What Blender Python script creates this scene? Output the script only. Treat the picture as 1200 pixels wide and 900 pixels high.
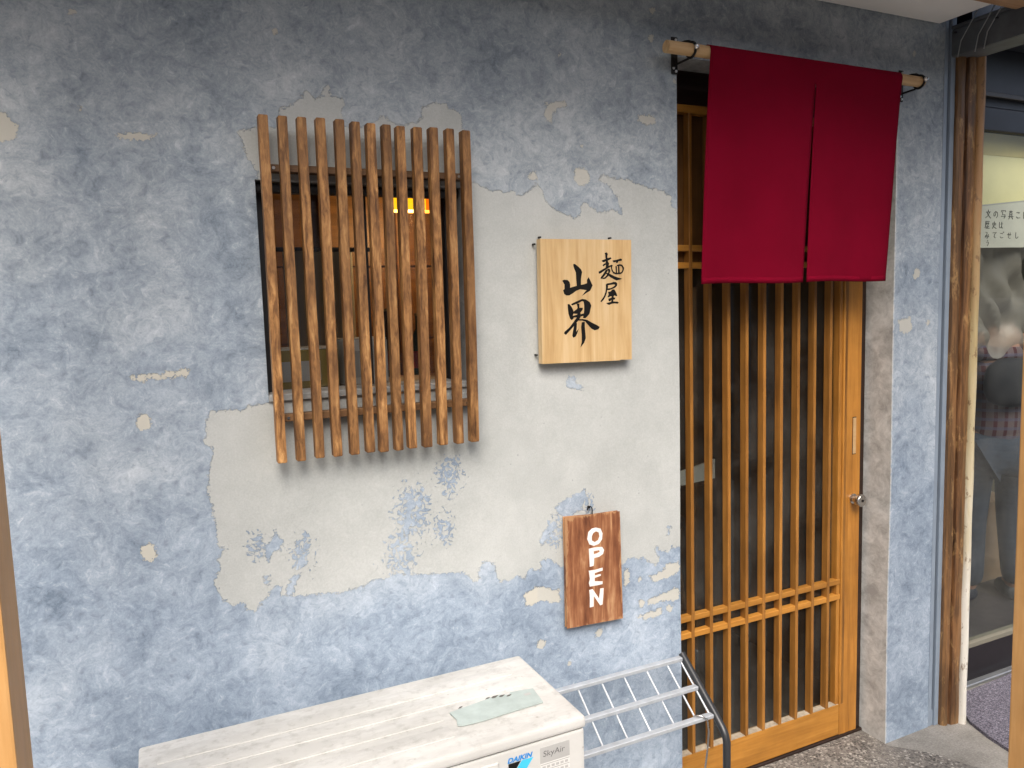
import bpy, bmesh, math, random
import numpy as np
from mathutils import Vector, Matrix
from mathutils.geometry import tessellate_polygon
random.seed(7)
R = math.radians
for o in list(bpy.data.objects): bpy.data.objects.remove(o)
scene = bpy.context.scene
COL = scene.collection

# ------------------------------------------------------------------ camera, sky, sun, exposure
cam_data = bpy.data.cameras.new('camera')
cam_data.sensor_width = 36.0
cam_data.lens = 26.94
cam_data.clip_start = 0.02
cam_data.clip_end = 500
cam = bpy.data.objects.new('camera', cam_data)
COL.objects.link(cam)
rot = Matrix(((0.90442, 0.07029, -0.42081), (-0.42556, 0.07849, -0.90152), (-0.03034, 0.99443, 0.10090)))
cam.matrix_world = Matrix.Translation((0, -1.808, 1.6)) @ rot.to_4x4()
scene.camera = cam

SUN_EL, SUN_AZ = R(48), R(203)          # azimuth of the sun seen from above, clockwise from +Y
world = bpy.data.worlds.new('World'); scene.world = world; world.use_nodes = True
wn = world.node_tree.nodes; wl = world.node_tree.links
sky = wn.new('ShaderNodeTexSky'); sky.sky_type = 'NISHITA'; sky.sun_disc = False
sky.sun_elevation = SUN_EL; sky.sun_rotation = SUN_AZ
sky.air_density = 1.0; sky.dust_density = 6.0; sky.ozone_density = 1.0
bg = wn['Background']; wl.new(sky.outputs[0], bg.inputs[0]); bg.inputs[1].default_value = 0.11
sl = bpy.data.lights.new('sun', 'SUN'); sl.energy = 1.5; sl.angle = R(35); sl.color = (1.0, 0.965, 0.92)
sun = bpy.data.objects.new('sun', sl); COL.objects.link(sun)
sdir = Vector((math.sin(SUN_AZ) * math.cos(SUN_EL), math.cos(SUN_AZ) * math.cos(SUN_EL), math.sin(SUN_EL)))
sun.rotation_euler = sdir.to_track_quat('Z', 'Y').to_euler()
vs = scene.view_settings
vs.view_transform = 'Standard'; vs.look = 'None'; vs.gamma = 1.0; vs.use_curve_mapping = False
vs.exposure = 1.0
scene.render.engine = 'CYCLES'
cy = scene.cycles
cy.max_bounces = 6; cy.diffuse_bounces = 4; cy.glossy_bounces = 3; cy.transmission_bounces = 4; cy.transparent_max_bounces = 10

# ------------------------------------------------------------------ measured outlines, metres on the wall (x, z)
PEEL=[[(0.7604,1.9152),(0.7932,1.8921),(0.8411,1.8908),(0.8586,1.8945),(0.8862,1.8799),(0.9006,1.8866),(0.9336,1.9159),(0.944,1.9006),(0.9577,1.8726),(0.9754,1.8541),(1.0047,1.842),(1.0456,1.8287),(1.0611,1.8401),(1.0631,1.8596),(1.0733,1.8729),(1.0885,1.8668),(1.1151,1.8479),(1.1425,1.8485),(1.1664,1.8557),(1.1941,1.8398),(1.1905,1.863),(1.1829,1.886),(1.1519,1.9179),(1.1248,1.9332),(1.1329,1.9466),(1.1839,1.9356),(1.216,1.937),(1.2646,1.9222),(1.3144,1.9139),(1.3396,1.908),(1.3607,1.8916),(1.3647,1.8642),(1.3904,1.851),(1.4354,1.8384),(1.4275,0.8661),(1.3792,0.874),(1.3635,0.8679),(1.3481,0.8791),(1.3428,0.8627),(1.3223,0.8661),(1.2971,0.8874),(1.2919,0.8754),(1.3068,0.8514),(1.2963,0.8274),(1.2763,0.8395),(1.2466,0.8617),(1.2268,0.8608),(1.2074,0.8726),(1.1778,0.8524),(1.0919,0.8467),(0.9739,0.884),(0.9479,0.9046),(0.9306,0.9156),(0.9128,0.9027),(0.9165,0.8821),(0.8864,0.8914),(0.8734,0.8858),(0.8685,0.8669),(0.8433,0.8793),(0.8178,0.8722),(0.7928,0.8729),(0.7811,0.8945),(0.7779,0.9184),(0.762,0.9327),(0.7458,0.9355),(0.733,0.9186),(0.7277,0.8849),(0.7157,0.8871),(0.7006,0.909),(0.6812,0.9202),(0.65,0.9257),(0.6189,0.9238),(0.5886,0.9293),(0.5,0.9438),(0.4779,0.9383),(0.4493,0.94),(0.4275,0.9296),(0.3991,0.9242),(0.3712,0.9223),(0.3307,0.9301),(0.2973,0.933),(0.2774,0.9333),(0.2579,0.9371),(0.2658,0.9599),(0.2771,0.9855),(0.2643,0.9912),(0.2464,0.9635),(0.2416,0.9368),(0.229,0.9427),(0.2334,0.9625),(0.2145,0.9694),(0.207,0.9503),(0.1874,0.9405),(0.1735,0.9194),(0.158,0.9225),(0.1467,0.9417),(0.1282,0.942),(0.1075,0.9528),(0.0996,0.971),(0.0889,0.993),(0.0936,1.0186),(0.109,1.0225),(0.0987,1.0507),(0.1089,1.0688),(0.1245,1.0761),(0.1008,1.0833),(0.1025,1.1093),(0.0991,1.1491),(0.0953,1.1822),(0.0907,1.2023),(0.0907,1.2474),(0.1016,1.2783),(0.1062,1.3035),(0.0897,1.3212),(0.0916,1.3497),(0.099,1.3744),(0.1028,1.3868),(0.1297,1.3909),(0.1653,1.3846),(0.1903,1.3954),(0.2275,1.3956),(0.2591,1.3996),(0.7005,1.4078),(0.7433,1.9078)],[(0.293,2.0483),(0.319,2.0662),(0.3402,2.077),(0.3528,2.0963),(0.364,2.0882),(0.3775,2.0802),(0.3925,2.0952),(0.3957,2.1116),(0.4052,2.1124),(0.4088,2.092),(0.4374,2.0898),(0.4394,2.0806),(0.4306,2.052),(0.4342,2.0289),(0.4533,2.0231),(0.4832,2.0299),(0.5161,2.0418),(0.5294,2.0571),(0.544,2.0438),(0.5743,2.0363),(0.6112,2.0461),(0.6274,2.0571),(0.6285,2.0816),(0.6502,2.0931),(0.688,2.0986),(0.6982,2.0846),(0.7253,2.0767),(0.7293,2.0395),(0.748,2.0207),(0.7427,1.8833),(0.239,1.8936),(0.2379,1.9117),(0.2219,1.938),(0.2142,1.9555),(0.2072,1.9818),(0.2038,1.9972),(0.2305,2.0056),(0.2887,2.0141),(0.2898,2.0323)],[(0.8586,0.8251),(0.9108,0.8391),(0.9455,0.8205),(0.9678,0.8244),(0.9711,0.779),(0.927,0.7917),(0.8921,0.7946),(0.8661,0.7917)],[(1.1824,0.839),(1.2017,0.8271),(1.1981,0.7938),(1.1814,0.7842)],[(1.2656,0.7985),(1.3164,0.8066),(1.3372,0.8289),(1.363,0.8244),(1.3787,0.8305),(1.3784,0.7955),(1.3264,0.7831),(1.2856,0.7819)],[(1.2646,0.7297),(1.3155,0.7372),(1.3779,0.7472),(1.3775,0.7076),(1.3152,0.7154),(1.2644,0.7125)],[(1.2239,0.6861),(1.2742,0.6931),(1.315,0.698),(1.3147,0.6762),(1.2638,0.6736),(1.2288,0.6808)],[(0.9657,2.1192),(0.9927,2.1271),(1.0301,2.1302),(1.0297,2.1186),(0.9921,2.1069),(0.9816,2.0917),(0.9811,2.0716),(0.9676,2.0706),(0.9616,2.0931)],[(1.2513,2.112),(1.2928,2.1152),(1.308,2.1071),(1.304,2.0914),(1.2735,2.0875),(1.2511,2.0999)],[(-0.2357,2.0109),(-0.2203,1.9927),(-0.2067,1.9855),(-0.2116,1.9608),(-0.2338,1.948),(-0.2491,1.9503),(-0.2441,2.0102)],[(-0.0387,1.9769),(-0.0148,1.9819),(0.0332,1.9799),(0.0358,1.9714),(0.0001,1.9674),(-0.0345,1.9704)],[(-0.048,1.4789),(0.0061,1.4771),(0.0402,1.4842),(0.0692,1.4842),(0.0683,1.4712),(0.0306,1.4681),(-0.003,1.4667),(-0.044,1.4677)],[(-0.0416,1.3871),(-0.0278,1.3969),(-0.0154,1.3847),(-0.015,1.3662),(-0.0306,1.3565),(-0.0429,1.3688)],[(-0.0556,1.0995),(-0.0361,1.1153),(-0.0235,1.1037),(-0.0217,1.0804),(-0.0345,1.0673),(-0.0579,1.0904)],[(2.3018,1.5136),(2.3609,1.5203),(2.3707,1.4818),(2.3414,1.4626),(2.3072,1.4757)]]
LEFT=[[(0.1982,1.0674),(0.2111,1.072),(0.2216,1.0872),(0.2257,1.1035),(0.2312,1.0891),(0.2432,1.0736),(0.2388,1.0539),(0.219,1.0436),(0.2085,1.0284),(0.2033,1.0463)],[(0.1956,0.9934),(0.2066,0.9968),(0.212,0.9802),(0.205,0.9699),(0.1971,0.9761)],[(0.5528,1.1331),(0.5672,1.1239),(0.5579,1.0816),(0.5485,1.0393),(0.5296,1.0277),(0.5389,1.0699),(0.5445,1.1126)],[(1.0145,1.405),(1.0323,1.4077),(1.0361,1.3841),(1.0628,1.3744),(1.0581,1.3669),(1.0093,1.3743),(1.0052,1.3863)],[(0.9609,1.0541),(1.0058,1.0717),(1.0559,1.0891),(1.0599,1.0644),(1.0409,1.0348),(1.0134,1.0186),(0.9865,1.0185),(0.9691,1.033)],[(0.9103,0.9666),(0.9329,0.9948),(0.9508,1.0079),(0.9591,0.9907),(0.9409,0.9697),(0.9185,0.9494)],[(1.3331,0.916),(1.3385,0.941),(1.3488,0.9394),(1.3434,0.9144)]]
DOTS=[(1.0684,1.9383,0.0243),(0.9228,1.9321,0.0116),(1.3007,2.3939,0.0076),(1.2968,2.3193,0.0092),(1.0677,2.016,0.0053),(1.0069,2.2456,0.0047),(-0.0983,2.0216,0.004),(-0.0972,2.2115,0.0055),(0.2927,2.2184,0.0064),(2.386,1.6681,0.018),(2.4483,1.4995,0.0092),(0.9077,0.6742,0.0128),(1.0936,0.6658,0.0108),(0.9943,0.6001,0.0066),(1.2357,0.7979,0.0073),(1.2405,0.725,0.0112),(1.3407,0.6893,0.0116),(2.3534,2.3918,0.0086),(1.3731,2.2132,0.0053)]
SPECK=[(0.5622,1.0955,0.115),(0.661,1.1747,0.085),(0.5244,0.9965,0.1),(0.2865,1.0364,0.075),(0.959,0.986,0.07),(0.6392,1.0399,0.07),(0.1827,1.0699,0.05),(1.0687,1.047,0.05)]
SLATS=[(0.2491,0.246,2.0255,1.2654),(0.2899,0.2872,2.0259,1.2655),(0.3307,0.3294,2.0263,1.2677),(0.3714,0.3704,2.0275,1.267),(0.4129,0.4102,2.0273,1.2666),(0.4494,0.4477,2.0253,1.2676),(0.4855,0.4816,2.0241,1.2649),(0.5204,0.5172,2.0233,1.2651),(0.5548,0.5513,2.0223,1.2666),(0.596,0.5902,2.0228,1.2651),(0.6361,0.631,2.0251,1.2661),(0.6768,0.6724,2.0249,1.2654),(0.7182,0.7136,2.0237,1.2655)]
YAMA=[[(1.018,1.7058),(1.0232,1.7051),(1.0325,1.6983),(1.0402,1.6916),(1.0435,1.6848),(1.0415,1.6759),(1.0396,1.6669),(1.0392,1.6505),(1.0488,1.6518),(1.0585,1.6547),(1.0587,1.6637),(1.0633,1.6704),(1.0675,1.6636),(1.0725,1.653),(1.0751,1.6492),(1.0714,1.6424),(1.0668,1.635),(1.0571,1.6306),(1.0411,1.6212),(1.0536,1.6337),(1.0572,1.6366),(1.0485,1.6383),(1.0363,1.64),(1.024,1.6358),(1.0135,1.6293),(1.003,1.6242),(0.9945,1.6244),(0.9886,1.6283),(0.9854,1.6372),(0.9898,1.6409),(0.9901,1.6527),(0.9835,1.6625),(0.9887,1.6646),(0.9989,1.6637),(1.0048,1.6585),(1.0064,1.6525),(1.0061,1.6436),(1.0156,1.6456),(1.027,1.6484),(1.0257,1.6671),(1.0252,1.6835),(1.0203,1.694),(1.0179,1.7014)]]
KAI=[[(0.998,1.6004),(1.0027,1.601),(1.0091,1.5935),(1.0137,1.5851),(1.0154,1.5768),(1.0124,1.5719),(1.015,1.5636),(1.0092,1.5588),(1.0045,1.5631),(1.0001,1.5756),(0.9986,1.5888)],[(1.0084,1.6009),(1.0247,1.6071),(1.0421,1.6133),(1.0536,1.6113),(1.0651,1.6044),(1.0697,1.5951),(1.0666,1.5852),(1.0634,1.5736),(1.0564,1.5672),(1.0505,1.5624),(1.0438,1.5634),(1.0458,1.5692),(1.0481,1.5841),(1.0485,1.5974),(1.0467,1.6065),(1.042,1.6083),(1.0284,1.6028),(1.0111,1.5975)],[(1.0255,1.6013),(1.0332,1.6011),(1.0329,1.5903),(1.0435,1.59),(1.0424,1.5851),(1.0355,1.5778),(1.0363,1.5728),(1.0489,1.5757),(1.0458,1.5692),(1.0371,1.5678),(1.0312,1.5597),(1.0216,1.56),(1.0246,1.5657),(1.0113,1.5654),(1.0113,1.5687),(1.0257,1.5723),(1.0277,1.5747),(1.0163,1.5759),(1.0155,1.5809),(1.0261,1.5872),(1.0281,1.5913)],[(1.0217,1.5617),(1.0312,1.5597),(1.0155,1.5437),(0.9999,1.5294),(0.9902,1.5207),(0.9846,1.5251),(0.9876,1.5291),(1.002,1.5392),(1.0138,1.552)],[(1.0273,1.5598),(1.0427,1.5601),(1.0562,1.5572),(1.0696,1.55),(1.0851,1.5427),(1.0949,1.5373),(1.0908,1.5316),(1.079,1.5295),(1.0693,1.5341),(1.0598,1.5437),(1.0503,1.554),(1.0407,1.5569),(1.0292,1.5573)],[(1.0166,1.5503),(1.0242,1.55),(1.0229,1.5368),(1.0217,1.5268),(1.0296,1.5357),(1.0245,1.5234),(1.0195,1.5153),(1.0128,1.5123),(1.01,1.5174),(1.0122,1.5289),(1.0154,1.5404)],[(1.0396,1.5519),(1.0483,1.5524),(1.048,1.5391),(1.0496,1.5223),(1.0502,1.5089),(1.0451,1.4974),(1.0342,1.4854),(1.0384,1.4994),(1.0388,1.5195),(1.0374,1.5395)]]
MEN=[[(1.1155,1.7341),(1.1209,1.7357),(1.1244,1.7321),(1.1225,1.7261),(1.123,1.72),(1.1246,1.7109),(1.1281,1.7069),(1.1255,1.6988),(1.1224,1.6928),(1.1171,1.6948),(1.119,1.7009),(1.1173,1.7069),(1.1193,1.715),(1.1177,1.7231),(1.1172,1.7301)],[(1.1056,1.7145),(1.1134,1.7165),(1.123,1.72),(1.1338,1.7225),(1.1356,1.72),(1.1289,1.7165),(1.1193,1.714),(1.112,1.7105),(1.1073,1.712)],[(1.1077,1.7019),(1.1119,1.7054),(1.1179,1.7069),(1.1167,1.7039),(1.1106,1.6999)],[(1.0948,1.6844),(1.1008,1.6874),(1.1104,1.6918),(1.1213,1.6968),(1.131,1.7013),(1.137,1.7028),(1.14,1.6997),(1.1334,1.6988),(1.1236,1.6943),(1.1103,1.6868),(1.1007,1.6813),(1.0965,1.6803)],[(1.1175,1.6887),(1.1248,1.6917),(1.1223,1.6867),(1.1149,1.6766),(1.1064,1.6686),(1.1015,1.6657),(1.101,1.6687),(1.1089,1.6777)],[(1.1242,1.6927),(1.1296,1.6917),(1.1313,1.6866),(1.1282,1.6806),(1.1232,1.6725),(1.1147,1.6665),(1.1063,1.6656),(1.1075,1.6676),(1.1147,1.6696),(1.1221,1.6766),(1.1258,1.6836)],[(1.1162,1.6817),(1.1234,1.6806),(1.1341,1.6764),(1.1449,1.6717),(1.1545,1.6686),(1.1691,1.6653),(1.1617,1.6639),(1.1508,1.662),(1.1423,1.6652),(1.1304,1.6714),(1.1209,1.6776)],[(1.1397,1.7144),(1.1506,1.7154),(1.1652,1.719),(1.1689,1.7179),(1.1682,1.7144),(1.1578,1.7134),(1.1553,1.7088),(1.1511,1.7083),(1.1505,1.7114),(1.1432,1.7099),(1.1409,1.7124)],[(1.1334,1.6988),(1.137,1.6998),(1.1368,1.6927),(1.1403,1.6855),(1.1475,1.6814),(1.1596,1.6813),(1.167,1.6827),(1.1708,1.6883),(1.1709,1.6945),(1.1673,1.6996),(1.16,1.7012),(1.1527,1.6997),(1.1527,1.7017),(1.1613,1.7042),(1.1698,1.7026),(1.1752,1.6944),(1.1732,1.6873),(1.1694,1.6812),(1.1633,1.6787),(1.1499,1.6778),(1.1414,1.6804),(1.1361,1.6876),(1.1345,1.6947)],[(1.1484,1.6987),(1.1521,1.6987),(1.1523,1.6813),(1.1493,1.6814)],[(1.1563,1.6997),(1.16,1.6996),(1.1609,1.6813),(1.1566,1.6813)]]
YA=[[(1.1173,1.6505),(1.1216,1.653),(1.1324,1.6538),(1.1422,1.6568),(1.1494,1.6561),(1.153,1.652),(1.1517,1.6469),(1.1455,1.6419),(1.137,1.639),(1.1273,1.6361),(1.12,1.6362),(1.1213,1.6393),(1.1322,1.6401),(1.1419,1.644),(1.1468,1.648),(1.1457,1.6506),(1.1408,1.6512),(1.1299,1.6498),(1.1227,1.6489)],[(1.1173,1.6505),(1.1227,1.6489),(1.1232,1.6433),(1.12,1.6352),(1.118,1.6261),(1.1136,1.617),(1.1075,1.6091),(1.1008,1.6041),(1.0996,1.6062),(1.1051,1.6122),(1.1113,1.6201),(1.1157,1.6302),(1.1177,1.6403)],[(1.1235,1.6301),(1.132,1.6314),(1.1369,1.6359),(1.143,1.6368),(1.1465,1.6317),(1.15,1.6255),(1.1524,1.6193),(1.1481,1.6193),(1.1439,1.6215),(1.1402,1.6185),(1.1413,1.6144),(1.1462,1.6148),(1.1449,1.6112),(1.1388,1.6093),(1.1393,1.6042),(1.146,1.6035),(1.1533,1.6033),(1.1569,1.6007),(1.1532,1.5987),(1.1435,1.6),(1.1337,1.5992),(1.1264,1.5963),(1.1216,1.598),(1.1169,1.6007),(1.1241,1.6015),(1.1332,1.6033),(1.134,1.6094),(1.129,1.606),(1.1254,1.6066),(1.1243,1.6117),(1.128,1.6126),(1.1341,1.6145),(1.1353,1.6186),(1.1305,1.6197),(1.1256,1.6168),(1.122,1.6169),(1.1258,1.6239)]]
OPEN=[[[(1.0757,0.9839),(1.0908,0.9786),(1.0972,0.9642),(1.0952,0.9467),(1.0847,0.9349),(1.0678,0.9318),(1.0528,0.9386),(1.0465,0.9545),(1.0503,0.9745),(1.0622,0.983)],[(1.0754,0.9721),(1.0838,0.9678),(1.0859,0.9571),(1.0816,0.9474),(1.0714,0.9431),(1.0621,0.949),(1.0624,0.9608),(1.0669,0.969)]],[[(1.0509,0.9271),(1.0711,0.9282),(1.0947,0.9258),(1.1013,0.9158),(1.0977,0.9044),(1.0839,0.8978),(1.0687,0.8974),(1.0665,0.8753),(1.053,0.8747),(1.0519,0.9002)],[(1.0674,0.9169),(1.0843,0.9171),(1.0859,0.9124),(1.0774,0.9102),(1.0673,0.9089)]],[[(1.0494,0.8649),(1.0696,0.8643),(1.0951,0.8658),(1.0949,0.8568),(1.0694,0.8539),(1.0692,0.8479),(1.0879,0.8491),(1.0895,0.8428),(1.0691,0.8405),(1.0689,0.8315),(1.0943,0.8268),(1.0941,0.8178),(1.0719,0.8174),(1.0517,0.8182),(1.0486,0.8293),(1.0522,0.8405)]],[[(1.0498,0.8096),(1.0616,0.8103),(1.0813,0.7794),(1.0853,0.8074),(1.0973,0.8066),(1.0958,0.7842),(1.0928,0.759),(1.0842,0.7577),(1.0645,0.7887),(1.0638,0.7587),(1.0503,0.7584),(1.051,0.7868)]]]


# ------------------------------------------------------------------ node helpers
MATS = {}
class N:
    def __init__(s, name):
        s.m = bpy.data.materials.new(name); s.m.use_nodes = True
        s.t = s.m.node_tree; s.n = s.t.nodes; s.l = s.t.links
        s.p = s.n['Principled BSDF']; MATS[name] = s.m
    def new(s, typ, **kw):
        n = s.n.new(typ)
        for k, v in kw.items(): setattr(n, k, v)
        return n
    def set(s, sock, v):
        if hasattr(v, 'is_output') or isinstance(v, bpy.types.NodeSocket): s.l.new(v, sock)
        else: sock.default_value = v
    def coord(s, kind='Object', scale=(1, 1, 1), rnd=False, rot=(0, 0, 0)):
        tc = s.new('ShaderNodeTexCoord'); v = tc.outputs[kind]
        mp = s.new('ShaderNodeMapping'); mp.inputs['Scale'].default_value = scale; mp.inputs['Rotation'].default_value = rot
        s.l.new(v, mp.inputs[0])
        if rnd:
            oi = s.new('ShaderNodeObjectInfo'); mu = s.new('ShaderNodeMath', operation='MULTIPLY'); mu.inputs[1].default_value = 37.0
            s.l.new(oi.outputs['Random'], mu.inputs[0]); s.l.new(mu.outputs[0], mp.inputs['Location'])
        return mp.outputs[0]
    def noise(s, vec, scale, detail=4, rough=0.55, dist=0.0, out='Fac'):
        n = s.new('ShaderNodeTexNoise'); s.l.new(vec, n.inputs['Vector'])
        n.inputs['Scale'].default_value = scale; n.inputs['Detail'].default_value = detail
        n.inputs['Roughness'].default_value = rough; n.inputs['Distortion'].default_value = dist
        return n.outputs[0 if out == 'Fac' else 'Color']
    def voro(s, vec, scale, feature='F1', out='Distance'):
        n = s.new('ShaderNodeTexVoronoi', feature=feature); s.l.new(vec, n.inputs['Vector']); n.inputs['Scale'].default_value = scale
        return n.outputs[out]
    def ramp(s, fac, stops):
        n = s.new('ShaderNodeValToRGB'); e = n.color_ramp.elements
        while len(e) < len(stops): e.new(0.5)
        for i, (p, c) in enumerate(stops):
            e[i].position = p; e[i].color = (c if hasattr(c, '__len__') else (c, c, c)) + ((1,) if not hasattr(c, '__len__') or len(c) == 3 else ())
        s.l.new(fac, n.inputs[0]); return n.outputs[0]
    def math(s, op, a, b=0.0, c=None, clamp=False):
        n = s.new('ShaderNodeMath', operation=op); n.use_clamp = clamp
        s.set(n.inputs[0], a); s.set(n.inputs[1], b)
        if c is not None: s.set(n.inputs[2], c)
        return n.outputs[0]
    def mix(s, fac, a, b, blend='MIX'):
        n = s.new('ShaderNodeMix', data_type='RGBA', blend_type=blend)
        s.set(n.inputs[0], fac)
        for sock, v in ((n.inputs[6], a), (n.inputs[7], b)):
            if isinstance(v, tuple): sock.default_value = v + (1,) if len(v) == 3 else v
            else: s.l.new(v, sock)
        return n.outputs[2]
    def vadd(s, a, b, scale=1.0):
        n = s.new('ShaderNodeVectorMath', operation='MULTIPLY_ADD')
        s.l.new(b, n.inputs[0]); n.inputs[1].default_value = (scale,) * 3; s.l.new(a, n.inputs[2]); return n.outputs[0]
    def attr(s, name):
        n = s.new('ShaderNodeAttribute', attribute_name=name); return n.outputs['Fac']
    def bump(s, h, dist=0.002, strength=1.0, normal=None):
        n = s.new('ShaderNodeBump'); n.inputs['Distance'].default_value = dist; n.inputs['Strength'].default_value = strength
        s.l.new(h, n.inputs['Height'])
        if normal is not None: s.l.new(normal, n.inputs['Normal'])
        return n.outputs[0]
    def out(s, col=None, rough=0.6, normal=None, metal=0.0, spec=0.5, emit=None, estr=0.0):
        p = s.p
        if col is not None:
            if isinstance(col, tuple): p.inputs['Base Color'].default_value = col + (1,) if len(col) == 3 else col
            else: s.l.new(col, p.inputs['Base Color'])
        s.set(p.inputs['Roughness'], rough); s.set(p.inputs['Metallic'], metal)
        p.inputs['Specular IOR Level'].default_value = spec
        if normal is not None: s.l.new(normal, p.inputs['Normal'])
        if emit is not None:
            p.inputs['Emission Color'].default_value = emit + (1,); p.inputs['Emission Strength'].default_value = estr
        return s.m

def plain(name, col, rough=0.6, metal=0.0, var=0.12, scale=9, bump=0.0, spec=0.5):
    n = N(name); v = n.coord('Object', rnd=True)
    f = n.noise(v, scale, 6, 0.6)
    c = n.ramp(f, [(0.3, tuple(x * (1 - var) for x in col)), (0.7, tuple(min(1, x * (1 + var)) for x in col))])
    r = n.math('MULTIPLY_ADD', n.noise(v, scale * 2.3, 4), 0.16, rough - 0.08)
    nb = n.bump(n.noise(v, scale * 12, 4), bump) if bump else None
    return n.out(c, r, nb, metal, spec)

def wood(name, dark, mid, light, rough=0.5, axis='z', grain=1.0, rnd=True, bump=0.0006, tone=0.35):
    n = N(name)
    sc = {'z': (1, 1, 0.06), 'x': (0.06, 1, 1), 'y': (1, 0.06, 1)}[axis]
    v = n.coord('Object', sc, rnd=rnd)
    w = n.noise(v, 14 * grain, 3, 0.5)
    v2 = n.vadd(v, n.noise(v, 9 * grain, 3, 0.5, out='Color'), 0.05)
    fine = n.noise(v2, 130 * grain, 5, 0.65)
    rings = n.noise(v2, 34 * grain, 4, 0.6, 0.6)
    f = n.math('ADD', n.math('MULTIPLY', rings, 0.6), n.math('MULTIPLY', fine, 0.4))
    c = n.ramp(f, [(0.32, dark), (0.5, mid), (0.68, light)])
    vv = n.coord('Object', (1, 1, 1), rnd=rnd)
    blot = n.ramp(n.noise(vv, 7, 4, 0.6), [(0.35, 1 - tone), (0.65, 1 + 0.0)])
    c = n.mix(1.0, c, blot, 'MULTIPLY')
    oi = n.new('ShaderNodeObjectInfo')
    hs = n.new('ShaderNodeHueSaturation'); n.l.new(c, hs.inputs['Color'])
    n.l.new(n.math('MULTIPLY_ADD', oi.outputs['Random'], 0.3, 0.85), hs.inputs['Value'])
    r = n.math('MULTIPLY_ADD', fine, 0.3, rough - 0.15)
    return n.out(hs.outputs[0], r, n.bump(f, bump), 0.0, 0.4)

def wood_door(name, dark, mid, light):
    return wood(name, dark, mid, light, 0.38, 'z', 1.0, True, 0.0003, 0.22)

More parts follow.
